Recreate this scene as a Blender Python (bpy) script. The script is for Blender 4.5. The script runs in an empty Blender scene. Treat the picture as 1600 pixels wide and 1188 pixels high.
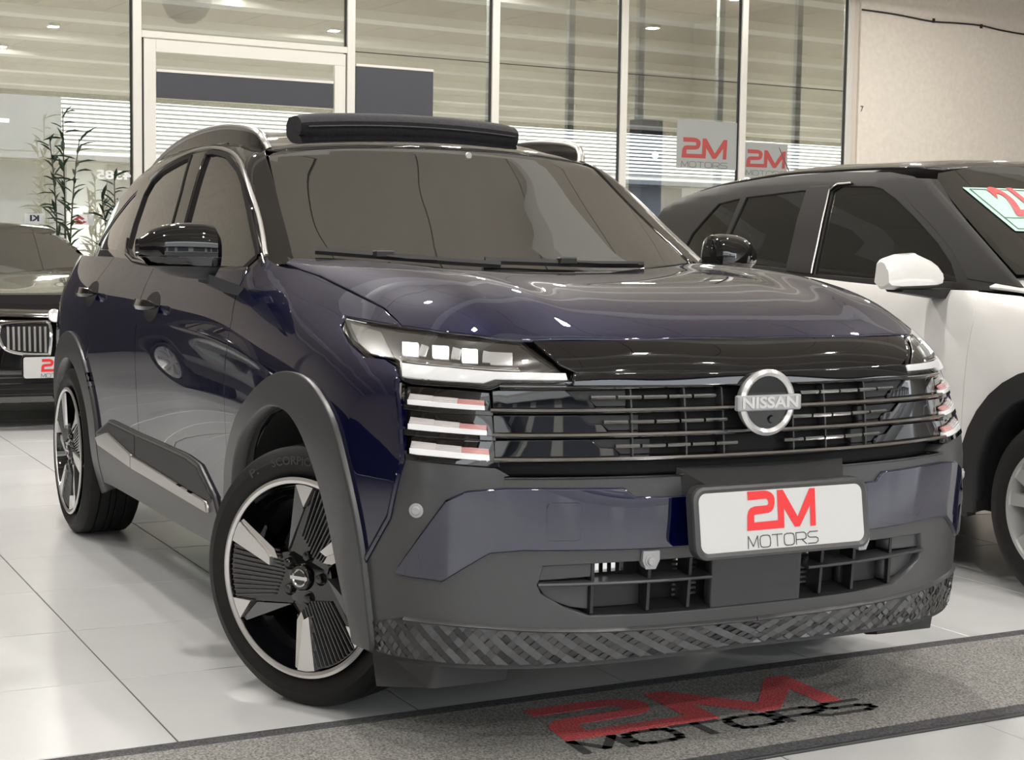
import bpy, math, random
import numpy as np
from mathutils import Matrix, Vector
from mathutils.geometry import delaunay_2d_cdt
random.seed(7); rng = np.random.default_rng(7)
scene = bpy.context.scene
COL = scene.collection
# ------------------------------------------------------------------ camera
cd = bpy.data.cameras.new('camera'); cd.sensor_width = 36.0; cd.lens = 36.0*2486.3/1600; cd.clip_end = 300
cam = bpy.data.objects.new('camera', cd); COL.objects.link(cam); scene.camera = cam
CYAW, CPIT, CROL = 2.6691, -.0813, .0148
_f = Vector((math.cos(CYAW)*math.cos(CPIT), math.sin(CYAW)*math.cos(CPIT), math.sin(CPIT)))
_r = _f.cross(Vector((0, 0, 1))).normalized(); _u = _r.cross(_f)
_r2 = math.cos(CROL)*_r+math.sin(CROL)*_u; _u2 = -math.sin(CROL)*_r+math.cos(CROL)*_u
cam.matrix_world = Matrix(((_r2.x, _u2.x, -_f.x, 3.907), (_r2.y, _u2.y, -_f.y, -2.2155), (_r2.z, _u2.z, -_f.z, 1.179), (0, 0, 0, 1)))
# ------------------------------------------------------------------ daylight
world = bpy.data.worlds.new('sky'); scene.world = world; world.use_nodes = True
_bg = world.node_tree.nodes['Background']; _bg.inputs[0].default_value = (.90, .95, 1.0, 1); _bg.inputs[1].default_value = 3.8
sd = bpy.data.lights.new('sun', 'SUN'); sd.energy = 9.5; sd.angle = .01; sd.color = (1, .95, .86)
sun = bpy.data.objects.new('sun', sd); COL.objects.link(sun)
sun.rotation_euler = Vector((.62, .25, -.75)).to_track_quat('-Z', 'Y').to_euler()
vs = scene.view_settings; vs.view_transform = 'Standard'; vs.look = 'None'; vs.gamma = 1; vs.use_curve_mapping = False
vs.exposure = 0.2
# ------------------------------------------------------------------ materials
M = {}
def mat(name, col=(.5, .5, .5), rough=.5, metal=0., coat=0., coat_ior=1.5, ior=1.5, emit=None, es=0., coat_rough=0.0, spec=None):
    m = bpy.data.materials.new(name); m.use_nodes = True; b = m.node_tree.nodes['Principled BSDF']
    b.inputs['Base Color'].default_value = (*col, 1); b.inputs['Roughness'].default_value = rough
    b.inputs['Metallic'].default_value = metal; b.inputs['IOR'].default_value = ior
    b.inputs['Coat Weight'].default_value = coat; b.inputs['Coat IOR'].default_value = coat_ior; b.inputs['Coat Roughness'].default_value = coat_rough
    if emit: b.inputs['Emission Color'].default_value = (*emit, 1); b.inputs['Emission Strength'].default_value = es
    if spec is not None: b.inputs['Specular IOR Level'].default_value = spec
    M[name] = m; return m
def noisy(m, scale, amount, bump=0., detail=6., dist=.01, coords='Object'):
    """mottles the base colour by +-amount and adds fine relief"""
    nt = m.node_tree; b = nt.nodes['Principled BSDF']; c = b.inputs['Base Color'].default_value[:]
    tc = nt.nodes.new('ShaderNodeTexCoord'); n = nt.nodes.new('ShaderNodeTexNoise')
    n.inputs['Scale'].default_value = scale; n.inputs['Detail'].default_value = detail
    nt.links.new(tc.outputs[coords], n.inputs['Vector'])
    r = nt.nodes.new('ShaderNodeValToRGB'); nt.links.new(n.outputs['Fac'], r.inputs[0])
    r.color_ramp.elements[0].position = .3; r.color_ramp.elements[1].position = .7
    r.color_ramp.elements[0].color = (*[max(0, v*(1-amount)) for v in c[:3]], 1); r.color_ramp.elements[1].color = (*[min(1, v*(1+amount)) for v in c[:3]], 1)
    nt.links.new(r.outputs[0], b.inputs['Base Color'])
    if bump:
        bp = nt.nodes.new('ShaderNodeBump'); bp.inputs['Strength'].default_value = bump; bp.inputs['Distance'].default_value = dist
        nt.links.new(n.outputs['Fac'], bp.inputs['Height']); nt.links.new(bp.outputs[0], b.inputs['Normal'])
    return m
def glassmix(name, tint, gloss, fac, rough=0.0):
    """a coated pane: part mirror, part tinted see-through"""
    m = bpy.data.materials.new(name); m.use_nodes = True; nt = m.node_tree; nt.nodes.remove(nt.nodes['Principled BSDF'])
    t = nt.nodes.new('ShaderNodeBsdfTransparent'); t.inputs[0].default_value = (*tint, 1)
    g = nt.nodes.new('ShaderNodeBsdfGlossy'); g.inputs[0].default_value = (*gloss, 1); g.inputs['Roughness'].default_value = rough
    x = nt.nodes.new('ShaderNodeMixShader'); x.inputs[0].default_value = fac
    nt.links.new(t.outputs[0], x.inputs[1]); nt.links.new(g.outputs[0], x.inputs[2]); nt.links.new(x.outputs[0], nt.nodes['Material Output'].inputs[0])
    M[name] = m; return m
mat('navy_paint', (.0005, .0014, .023), .42, .4, 1., 1.8, spec=0.)
mat('gloss_black', (.003, .003, .004), .04, 0, 1., 1.5, spec=.2)
mat('car_glass', (.010, .011, .011), .02, 0, 1., 2.35); mat('side_glass', (.009, .010, .009), .02, 0, 1., 1.75)
noisy(mat('grey_plastic', (.042, .042, .044), .33), 900, .12, .12, 2, .001)
noisy(mat('black_plastic', (.012, .012, .013), .5), 700, .15, .1, 2, .001)
mat('void_black', (.004, .004, .004), .8)
mat('chrome', (.62, .62, .62), .08, 1.)
mat('dark_chrome', (.42, .42, .42), .10, 1.)
mat('satin_silver', (.46, .45, .43), .28, .9)
mat('machined_silver', (.68, .67, .66), .3, .85)
noisy(mat('tyre_rubber', (.008, .008, .008), .6, spec=.3), 60, .25, .15, 4, .002)
mat('led_white', (.9, .92, .95), .3, 0, emit=(.95, .98, 1.), es=1.6)
mat('drl_white', (.60, .61, .62), .25, 0, .5, emit=(1, 1, 1), es=.12)
mat('lamp_silver', (.55, .56, .57), .2, .6, .6)
mat('lamp_grey', (.022, .020, .019), .2, .2, 1., 1.5)
glassmix('lens_clear', (.96, .96, .96), (1, 1, 1), .06)
mat('white_paint', (.70, .69, .67), .3, 0, 1., 1.5)
mat('plate_white', (.47, .47, .465), .45)
mat('logo_red', (.62, .018, .022), .45)
mat('logo_grey', (.05, .05, .05), .5)
# ------------------------------------------------------------------ object helpers
def tag(o, label=None, cat=None, group=None, kind=None):
    if label: o['label'] = label
    if cat: o['category'] = cat
    if group: o['group'] = group
    if kind: o['kind'] = kind
    return o
def thing(name, label, cat, loc=(0, 0, 0), rz=0., group=None):
    o = bpy.data.objects.new(name, None); o.empty_display_size = .2; COL.objects.link(o)
    o.location = loc; o.rotation_euler = (0, 0, rz); return tag(o, label, cat, group)
def mk(name, V, F, m, parent=None, smooth=True, N=None):
    V = np.asarray(V, float); me = bpy.data.meshes.new(name)
    me.from_pydata(V.tolist(), [], [list(map(int, f)) for f in F]); me.materials.append(M[m] if isinstance(m, str) else m)
    if smooth: me.polygons.foreach_set('use_smooth', [True]*len(me.polygons))
    me.update()
    if N is not None: me.normals_split_custom_set_from_vertices(np.asarray(N, float).tolist())
    elif smooth: me.set_sharp_from_angle(angle=math.radians(38))
    o = bpy.data.objects.new(name, me); COL.objects.link(o)
    if parent is not None: o.parent = parent
    return o
class MB:
    """collects shapes for one mesh"""
    def __init__(s): s.V = []; s.F = []
    def add(s, V, F):
        k = len(s.V); s.V += [tuple(v) for v in V]; s.F += [[i+k for i in f] for f in F]; return s
    def box(s, a, b, bev=0.):
        (x0, y0, z0), (x1, y1, z1) = a, b
        if bev <= 0:
            V = [(x, y, z) for x in (x0, x1) for y in (y0, y1) for z in (z0, z1)]
            return s.add(V, [(0, 1, 3, 2), (4, 6, 7, 5), (0, 4, 5, 1), (2, 3, 7, 6), (0, 2, 6, 4), (1, 5, 7, 3)])
        V = []; F = []; idx = {}
        for ix, x in enumerate((x0, x1)):
            for iy, y in enumerate((y0, y1)):
                for iz, z in enumerate((z0, z1)):
                    sx, sy, sz = (1 if ix == 0 else -1), (1 if iy == 0 else -1), (1 if iz == 0 else -1)
                    for ax in range(3):
                        p = [x+sx*bev, y+sy*bev, z+sz*bev]; p[ax] = (x, y, z)[ax]
                        idx[ix, iy, iz, ax] = len(V); V.append(tuple(p))
        for i in (0, 1):
            q = [idx[i, 0, 0, 0], idx[i, 1, 0, 0], idx[i, 1, 1, 0], idx[i, 0, 1, 0]]; F.append(q if i else q[::-1])
            q = [idx[0, i, 0, 1], idx[0, i, 1, 1], idx[1, i, 1, 1], idx[1, i, 0, 1]]; F.append(q if i else q[::-1])
            q = [idx[0, 0, i, 2], idx[1, 0, i, 2], idx[1, 1, i, 2], idx[0, 1, i, 2]]; F.append(q if i else q[::-1])
        def edge(k1, k2, a1, a2): return [idx[(*k1, a1)], idx[(*k2, a1)], idx[(*k2, a2)], idx[(*k1, a2)]]
        for i in (0, 1):
            for j in (0, 1):
                F += [edge((0, i, j), (1, i, j), 1, 2), edge((i, 0, j), (i, 1, j), 0, 2), edge((i, j, 0), (i, j, 1), 0, 1)]
        for ix in (0, 1):
            for iy in (0, 1):
                for iz in (0, 1): F.append([idx[ix, iy, iz, 0], idx[ix, iy, iz, 1], idx[ix, iy, iz, 2]])
        return s.add(V, F)
    def prism(s, poly, z0, z1, fr=lambda u, v, w: (u, v, w)):
        n = len(poly); V = [fr(u, v, z0) for u, v in poly]+[fr(u, v, z1) for u, v in poly]
        return s.add(V, [list(range(n))[::-1], list(range(n, 2*n))]+[[i, (i+1) % n, n+(i+1) % n, n+i] for i in range(n)])
    def rings(s, R, close=True, cap=False, loop=False):
        """R: list of equal rings of points"""
        n = len(R[0]); V = [p for r in R for p in r]; F = []
        m = len(R)
        for i in range(m if loop else m-1):
            a = i*n; b = ((i+1) % m)*n
            for j in range(n if close else n-1):
                F.append([a+j, a+(j+1) % n, b+(j+1) % n, b+j])
        if cap: F += [list(range(n))[::-1], list(range((m-1)*n, m*n))]
        return s.add(V, F)
    def lathe(s, prof, n=48, axis='y', loop=False):
        """prof: (radius, along-axis)"""
        R = []
        for r, a in prof:
            R.append([{'y': (r*math.cos(t), a, r*math.sin(t)), 'z': (r*math.cos(t), r*math.sin(t), a), 'x': (a, r*math.cos(t), r*math.sin(t))}[axis] for t in np.linspace(0, 2*math.pi, n, endpoint=False)])
        return s.rings(R, loop=loop)
    def tube(s, P, r, n=8, cap=True, flat=1.):
        P = [Vector(p) for p in P]; R = []
        rr = r if hasattr(r, '__len__') else [r]*len(P)
        for i, p in enumerate(P):
            d = (P[min(i+1, len(P)-1)]-P[max(i-1, 0)]).normalized()
            a = d.cross(Vector((0, 0, 1)) if abs(d.z) < .95 else Vector((1, 0, 0))).normalized(); b = a.cross(d)
            R.append([tuple(p+a*(math.cos(t)*rr[i])+b*(math.sin(t)*rr[i]*flat)) for t in np.linspace(0, 2*math.pi, n, endpoint=False)])
        return s.rings(R, cap=cap)
    def xf(s, fn): s.V = [tuple(fn(Vector(v))) for v in s.V]; return s
    def build(s, name, m, parent=None, smooth=True):
        o = mk(name, s.V, s.F, m, parent, smooth); return o
def poly_mesh(name, loops, m, parent, fr, thick=0.):
    """flat shape from 2-D loops (even-odd), placed by fr(u, v, w), w = height above the sheet"""
    pts = []; edges = []
    for L in loops:
        k = len(pts); pts += [Vector(p) for p in L]; edges += [(k+i, k+(i+1) % len(L)) for i in range(len(L))]
    r = delaunay_2d_cdt(pts, edges, [], 0, 1e-6); V2 = r[0]
    A = [np.array([tuple(p) for p in L]) for L in loops]
    F = [f for f in r[2] if inside(A, np.mean([V2[i] for i in f], 0))]
    V = [fr(v.x, v.y, thick) for v in V2]
    if thick:
        n = len(V); V += [fr(v.x, v.y, 0) for v in V2]; cnt = {}
        for f in F:
            for i in range(len(f)): cnt[(f[i], f[(i+1) % len(f)])] = 1
        F = [list(f) for f in F]+[[b, a, a+n, b+n] for (a, b) in cnt if (b, a) not in cnt]
    return mk(name, V, F, m, parent, False)
def inside(loops, p):
    c = False
    for L in loops:
        x, y = L[:, 0], L[:, 1]; x2, y2 = np.roll(x, -1), np.roll(y, -1)
        with np.errstate(divide='ignore', invalid='ignore'):
            k = ((y > p[1]) != (y2 > p[1])) & (p[0] < (x2-x)*(p[1]-y)/(y2-y)+x)
        if k.sum() % 2: c = not c
    return c
def inside_many(loops, P):
    c = np.zeros(len(P), bool)
    for L in loops:
        x, y = L[:, 0], L[:, 1]; x2, y2 = np.roll(x, -1), np.roll(y, -1)
        for i in range(len(L)):
            if y[i] == y2[i]: continue
            c ^= ((y[i] > P[:, 1]) != (y2[i] > P[:, 1])) & (P[:, 0] < (x2[i]-x[i])*(P[:, 1]-y[i])/(y2[i]-y[i])+x[i])
    return c
def copy_tree(o, parent=None):
    c = o.copy(); COL.objects.link(c); c.parent = parent
    for ch in o.children: copy_tree(ch, c)
    return c
mat('lip_plastic', (.045, .045, .047), .28, .3, .5)
mat('strip_white', (.50, .47, .47), .3, 0, .6); mat('strip_pink_reflection', (.50, .24, .23), .3, 0, .6); mat('marker_grey', (.11, .108, .10), .25, 0, 1., 1.6)
mat('black_satin', (.022, .023, .026), .35); mat('sensor_grey', (.30, .30, .31), .35)
mat('badge_silver', (.62, .62, .62), .22, .6); mat('badge_bar', (.30, .30, .31), .4, .0)
noisy(mat('fabric_black', (.016, .016, .019), .75, spec=.3), 90, .25, .3, 4, .004)
mat('brake_grey', (.10, .10, .10), .4, .8); mat('rib_black', (.05, .05, .052), .25, .2, .6); mat('polished', (.5, .48, .46), .06, 1.); mat('wall_grey', (.10, .10, .105), .12, .3, 1.)
mat('tyre_grey', (.035, .035, .035), .6)
mat('seal_black', (.006, .006, .006), .6, spec=.2)
mat('wheel_black', (.003, .003, .003), .1, 0, 1., 1.45)
# ------------------------------------------------------------------ smooth surfaces
# ---------- smooth tables: natural cubic splines in both directions ----------
def nat_matrix(x):
    n = len(x); A = np.zeros((n, n)); B = np.zeros((n, n)); h = np.diff(x)
    A[0, 0] = A[-1, -1] = 1
    for i in range(1, n-1):
        A[i, i-1] = h[i-1]; A[i, i] = 2*(h[i-1]+h[i]); A[i, i+1] = h[i]
        B[i, i-1] = 6/h[i-1]; B[i, i+1] = 6/h[i]; B[i, i] = -6/h[i-1]-6/h[i]
    return np.linalg.solve(A, B)
def nat_eval(x, Y, M, q):
    q = np.clip(q, x[0], x[-1]); i = np.clip(np.searchsorted(x, q)-1, 0, len(x)-2)
    h = x[i+1]-x[i]; a = ((x[i+1]-q)/h); b = 1-a
    a = a[:, None]; b = b[:, None]; h = h[:, None]
    return a*Y[i]+b*Y[i+1]+((a**3-a)*M[i]+(b**3-b)*M[i+1])*h*h/6
class Table:
    """z = T(a, b): rows a, columns b; resampled once to a fine grid, read back with Catmull-Rom"""
    def __init__(s, a, b, T, even_b=False, N=90):
        a = np.array(a, float); b = np.array(b, float); T = np.array(T, float)
        if even_b:
            b = np.concatenate([-b[:0:-1], b]); T = np.concatenate([T[:, :0:-1], T], 1)
        qa = np.linspace(a[0], a[-1], N); qb = np.linspace(b[0], b[-1], N)
        R = nat_eval(a, T, nat_matrix(a)@T, qa)
        R = nat_eval(b, R.T, nat_matrix(b)@R.T, qb).T
        s.a0, s.da, s.b0, s.db, s.N = a[0], qa[1]-qa[0], b[0], qb[1]-qb[0], N
        P = np.empty((N+2, N+2)); P[1:-1, 1:-1] = R
        P[0, 1:-1] = 2*R[0]-R[1]; P[-1, 1:-1] = 2*R[-1]-R[-2]
        P[:, 0] = 2*P[:, 1]-P[:, 2]; P[:, -1] = 2*P[:, -2]-P[:, -3]
        s.P = P
    def __call__(s, a, b):
        u0 = (a-s.a0)/s.da; v0 = (b-s.b0)/s.db
        u = np.clip(u0, 0, s.N-1.0001); v = np.clip(v0, 0, s.N-1.0001)
        i = u.astype(int); j = v.astype(int); fu = u-i; fv = v-j
        def w(t): return (-.5*t+t*t-.5*t**3, 1-2.5*t*t+1.5*t**3, .5*t+2*t*t-1.5*t**3, -.5*t*t+.5*t**3)
        wu = w(fu); wv = w(fv); P = s.P; r = 0
        for k in range(4):
            r = r+wu[k]*(wv[0]*P[i+k, j]+wv[1]*P[i+k, j+1]+wv[2]*P[i+k, j+2]+wv[3]*P[i+k, j+3])
        # linear outside the table
        eu = u0-u; ev = v0-v
        gu = (P[np.minimum(i+2,s.N+1), j+1]-P[i, j+1])/2; gv = (P[i+1, np.minimum(j+2,s.N+1)]-P[i+1, j])/2
        return r+eu*gu+ev*gv
def smax(a, b, k):
    h = np.clip(.5+.5*(a-b)/k, 0, 1)
    return b+(a-b)*h+k*h*(1-h)
# ---------- the navy car's skin ----------
FRONT = Table([.20,.30,.42,.55,.70,.82,.90,.98,1.04],[0,.3,.5,.62,.72,.78,.83,.87],[
 [.835,.825,.79,.75,.70,.65,.58,.48],
 [.860,.850,.815,.775,.72,.67,.60,.50],
 [.875,.862,.82,.78,.727,.68,.615,.52],
 [.885,.870,.825,.782,.732,.688,.63,.53],
 [.880,.862,.82,.78,.73,.685,.625,.50],
 [.868,.850,.812,.765,.695,.637,.56,.43],
 [.855,.835,.80,.748,.67,.60,.51,.39],
 [.825,.805,.755,.68,.58,.50,.40,.30],
 [.79,.77,.70,.61,.50,.41,.31,.2]], True)
SIDE = Table([-3.5,-3.2,-2.85,-2.45,-2.0,-1.5,-1.0,-.5,-.2,.1,.3,.5,.7],[.20,.35,.5,.65,.8,.9,.98,1.04,1.09,1.15],[
 [.60,.66,.70,.71,.71,.70,.68,.66,.63,.60],
 [.74,.79,.82,.825,.825,.815,.795,.77,.745,.71],
 [.80,.855,.87,.873,.87,.86,.84,.815,.79,.755],
 [.82,.865,.875,.88,.88,.872,.855,.83,.80,.77],
 [.81,.86,.868,.875,.878,.872,.855,.832,.805,.775],
 [.80,.855,.862,.868,.874,.870,.855,.832,.805,.772],
 [.80,.855,.862,.868,.875,.871,.855,.832,.803,.765],
 [.80,.855,.866,.875,.880,.872,.852,.825,.792,.75],
 [.81,.86,.872,.883,.885,.872,.842,.805,.755,.68],
 [.82,.865,.88,.888,.884,.862,.820,.765,.69,.58],
 [.825,.865,.88,.885,.876,.845,.790,.715,.63,.52],
 [.835,.868,.878,.873,.848,.808,.740,.66,.57,.46],
 [.80,.832,.842,.83,.79,.745,.67,.58,.49,.38]])
HOOD = Table([-.8,-.45,-.2,0,.2,.4,.52,.62,.70,.76,.82],[0,.25,.45,.58,.66,.72,.80],[
 [1.12,1.125,1.14,1.15,1.156,1.158,1.15],
 [1.118,1.122,1.132,1.142,1.147,1.147,1.135],
 [1.118,1.122,1.131,1.138,1.135,1.117,1.07],
 [1.118,1.121,1.129,1.132,1.121,1.087,1.02],
 [1.112,1.115,1.121,1.121,1.102,1.055,.985],
 [1.096,1.098,1.102,1.096,1.068,1.015,.945],
 [1.078,1.079,1.080,1.066,1.030,.978,.91],
 [1.055,1.055,1.050,1.026,.985,.940,.88],
 [1.028,1.026,1.012,.982,.945,.90,.85],
 [1.000,.997,.978,.948,.91,.87,.82],
 [.962,.958,.935,.905,.87,.83,.78]], True)
def body(p):
    x, y, z = p[..., 0], np.abs(p[..., 1]), p[..., 2]
    d = smax(x-FRONT(z, p[..., 1]), y-SIDE(x, z), .045)
    # pressed ridge running down each side of the bonnet
    rl = .63-.19*np.clip(x+.4, 0, 1.3)/1.1-y
    hd = HOOD(x, p[..., 1])+.007*np.exp(-(rl/.045)**2)*np.clip((x+.45)*5, 0, 1)*np.clip((.74-x)*4, 0, 1)-.004*np.exp(-((rl-.10)/.06)**2)*np.clip((x+.35)*4, 0, 1)*np.clip((.70-x)*4, 0, 1)
    return smax(d, z-hd-np.clip(-.45-x, 0, 1)*.6, .03)
GSIDE = Table([-3.4,-3.0,-2.5,-2.0,-1.3,-.7,-.3],[1.05,1.15,1.25,1.35,1.45,1.55],[
 [.62,.59,.55,.51,.47,.42],
 [.73,.70,.66,.62,.58,.53],
 [.79,.76,.72,.68,.64,.59],
 [.81,.78,.742,.704,.662,.612],
 [.81,.78,.745,.708,.668,.62],
 [.80,.77,.737,.702,.662,.615],
 [.78,.75,.717,.682,.642,.60]])
WIND = Table([1.05,1.11,1.2,1.3,1.4,1.5,1.58],[0,.3,.5,.65,.78],[
 [-.20,-.22,-.255,-.30,-.36],
 [-.30,-.32,-.358,-.41,-.475],
 [-.455,-.475,-.515,-.565,-.63],
 [-.62,-.64,-.685,-.735,-.80],
 [-.775,-.795,-.845,-.895,-.96],
 [-.915,-.94,-.995,-1.045,-1.11],
 [-1.03,-1.055,-1.11,-1.16,-1.23]], True)
ROOF = Table([-3.4,-3.0,-2.6,-2.1,-1.6,-1.3,-1.0,-.8],[0,.25,.45,.6,.75],[
 [1.34,1.335,1.32,1.30,1.26],
 [1.445,1.438,1.422,1.398,1.35],
 [1.525,1.518,1.500,1.473,1.42],
 [1.590,1.582,1.564,1.536,1.482],
 [1.602,1.594,1.576,1.548,1.495],
 [1.585,1.577,1.559,1.531,1.48],
 [1.535,1.527,1.509,1.481,1.432],
 [1.495,1.487,1.469,1.441,1.39]], True)
def house(p):
    x, y, z = p[..., 0], np.abs(p[..., 1]), p[..., 2]
    d = smax(y-GSIDE(x, z), z-ROOF(x, p[..., 1]), .04)
    d = smax(d, (x-WIND(z, p[..., 1]))*.6, .02)
    return smax(d, (-x-3.55+.55*np.clip(z-1.0, 0, 1))*.8, .05)
def cast(fn, o, d, t0, t1, n=40, it=26):
    """first crossing from outside (fn>0) to inside along rays; returns points and a hit mask"""
    o = np.broadcast_to(o, d.shape); ts = np.linspace(t0, t1, n)
    lo = np.full(len(d), t0, float); hi = np.full(len(d), np.nan); prev = fn(o+d*t0); done = np.zeros(len(d), bool)
    plo = prev.copy(); phi = prev.copy()
    for a, b in zip(ts[:-1], ts[1:]):
        v = fn(o+d*b); new = (~done) & (v <= 0) & (prev > 0)
        lo[new] = a; hi[new] = b; done |= new; prev = v
        if done.all(): break
    hi = np.where(done, hi, t1)
    for _ in range(it):
        m = (lo+hi)/2; v = fn(o+d*m[:, None]); s = v > 0
        lo = np.where(s, m, lo); hi = np.where(s, hi, m)
    return o+d*((lo+hi)/2)[:, None], done
def normal(fn, p, e=2e-4):
    g = np.stack([fn(p+np.eye(3)[k]*e)-fn(p-np.eye(3)[k]*e) for k in range(3)], -1)
    return g/np.linalg.norm(g, axis=-1, keepdims=True)
# ---------- the white hatchback's skin (own frame: front axle on the ground) ----------
SY = 2.72
SFRONT = Table([.2,.4,.6,.8,.95,1.05],[0,.4,.6,.72,.80,.86],[
 [.70,.68,.62,.54,.44,.30],[.74,.72,.66,.58,.48,.33],[.75,.73,.67,.59,.49,.34],[.74,.71,.64,.55,.44,.30],[.70,.66,.57,.46,.34,.2],[.60,.56,.45,.33,.2,.05]], True)
SSIDE = Table([-3.3,-3.0,-2.5,-1.8,-1.2,-.6,-.2,.2,.5],[.2,.4,.6,.8,.95,1.05,1.12],[
 [.66,.72,.74,.74,.72,.69,.66],[.76,.81,.83,.83,.81,.77,.74],[.82,.86,.87,.87,.85,.82,.79],[.83,.86,.87,.875,.86,.835,.80],[.83,.86,.87,.875,.86,.835,.80],
 [.83,.86,.87,.875,.86,.83,.79],[.835,.865,.88,.88,.86,.82,.76],[.83,.86,.875,.87,.84,.78,.70],[.80,.83,.84,.82,.77,.69,.60]])
SHOOD = Table([-.9,-.5,-.1,.3,.6,.75],[0,.4,.6,.75,.85],[
 [1.12,1.13,1.14,1.14,1.13],[1.12,1.125,1.125,1.11,1.08],[1.10,1.10,1.09,1.06,1.01],[1.06,1.06,1.04,1.0,.94],[1.0,.99,.96,.91,.85],[.93,.92,.89,.84,.78]], True)
def sbody(p):
    x, y, z = p[..., 0], np.abs(p[..., 1]), p[..., 2]
    d = smax(x-SFRONT(z, p[..., 1]), y-SSIDE(x, z), .05)
    return smax(d, z-SHOOD(x, p[..., 1])-np.clip(-.45-x, 0, 1)*.6, .04)
SGS = Table([-3.2,-2.8,-2.2,-1.4,-.8,-.4],[1.0,1.1,1.2,1.3,1.4,1.5,1.6],[
 [.70,.68,.655,.63,.60,.57,.53],[.76,.74,.712,.682,.65,.612,.57],[.80,.785,.755,.724,.692,.655,.61],[.81,.795,.765,.735,.702,.665,.62],[.81,.79,.76,.728,.695,.66,.615],[.80,.775,.745,.712,.68,.645,.60]])
SWIND = Table([1.0,1.1,1.2,1.3,1.4,1.5,1.6],[0,.3,.5,.65,.8],[
 [.0,-.02,-.05,-.09,-.15],[-.17,-.19,-.22,-.26,-.32],[-.34,-.36,-.39,-.43,-.49],[-.51,-.53,-.56,-.60,-.66],[-.68,-.70,-.73,-.77,-.83],[-.85,-.87,-.90,-.94,-1.0],[-1.02,-1.04,-1.07,-1.11,-1.17]], True)
SROOF = Table([-3.0,-2.7,-2.3,-1.8,-1.3,-1.0,-.7],[0,.3,.5,.65,.8],[
 [1.43,1.425,1.415,1.39,1.33],[1.50,1.495,1.482,1.455,1.40],[1.555,1.55,1.535,1.508,1.45],[1.588,1.583,1.568,1.541,1.483],[1.588,1.583,1.568,1.541,1.483],[1.572,1.567,1.552,1.525,1.467],[1.52,1.515,1.50,1.473,1.415]], True)
def shouse(p):
    x, y, z = p[..., 0], np.abs(p[..., 1]), p[..., 2]
    d = smax(y-SGS(x, z), z-SROOF(x, p[..., 1]), .04)
    d = smax(d, (x-SWIND(z, p[..., 1]))*.6, .02)
    return smax(d, (-x-3.12+.45*np.clip(z-1.0, 0, 1))*.8, .05)
# ------------------------------------------------------------------ panels pressed onto a smooth skin
class Plane:
    """a drawing plane: coordinates (a, b) = point . A, point . B; rays run along D from a distance"""
    def __init__(s, A, B, D, far=3.): s.A, s.B, s.D = (np.array(v, float)/np.linalg.norm(v) for v in (A, B, D)); s.far = far
    def uv(s, P): P = np.asarray(P, float); return np.stack([P@s.A, P@s.B], -1)
    def base(s, uv): return uv[:, :1]*s.A+uv[:, 1:]*s.B-s.D*s.far
PS = Plane((1, 0, 0), (0, 0, 1), (0, 1, 0))            # right flank, from the side
PF = Plane((0, 1, 0), (0, 0, 1), (-1, 0, 0))           # nose, from the front
PC = Plane((.8, .6, 0), (0, 0, 1), (-.6, .8, 0))       # right front corner
PT = Plane((1, 0, 0), (0, 1, 0), (0, 0, -1))           # from above
PA = Plane((.7071, .7071, 0), (0, 0, 1), (-.7071, .7071, 0))   # windscreen pillar
PR = Plane((0, 1, 0), (0, 0, 1), (1, 0, 0), 6.)        # tail, from behind
def dens(L, step):
    out = []
    for i in range(len(L)):
        a, b = L[i], L[(i+1) % len(L)]; n = max(1, int(math.ceil(np.linalg.norm(b-a)/step)))
        for k in range(n): out.append(a+(b-a)*k/n)
    return np.array(out)
def smooth_loop(L, n=6):
    """closed Catmull-Rom through the points; a point listed twice keeps its corner"""
    L = np.asarray(L, float); out = []
    N = len(L)
    for i in range(N):
        p0, p1, p2, p3 = L[i-1], L[i], L[(i+1) % N], L[(i+2) % N]
        if np.allclose(p1, p2): continue
        if np.allclose(p0, p1): p0 = 2*p1-p2
        if np.allclose(p2, p3): p3 = 2*p2-p1
        for t in np.arange(n)/n:
            out.append(.5*((2*p1)+(-p0+p2)*t+(2*p0-5*p1+4*p2-p3)*t*t+(-p0+3*p1-3*p2+p3)*t**3))
    return np.array(out)
def smooth_line(L, n=8):
    L = np.asarray(L, float); P = np.vstack([2*L[0]-L[1], L, 2*L[-1]-L[-2]]); out = []
    for i in range(1, len(P)-2):
        p0, p1, p2, p3 = P[i-1:i+3]
        for t in np.arange(n)/n: out.append(.5*((2*p1)+(-p0+p2)*t+(2*p0-5*p1+4*p2-p3)*t*t+(-p0+3*p1-3*p2+p3)*t**3))
    return np.array(out+[L[-1]])
def press(fn, plane, uv):
    o = plane.base(uv); d = np.tile(plane.D, (len(uv), 1)); P, ok = cast(fn, o, d, 0., plane.far*2, 80)
    return P, normal(fn, P)
def mirror_y(V, F, N): return V*[1, -1, 1], [f[::-1] for f in F], N*[1, -1, 1]
def keep_in(L, P):
    k = inside_many(L[:1], P)
    return k & ~inside_many(L[1:], P) if len(L) > 1 else k
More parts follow.
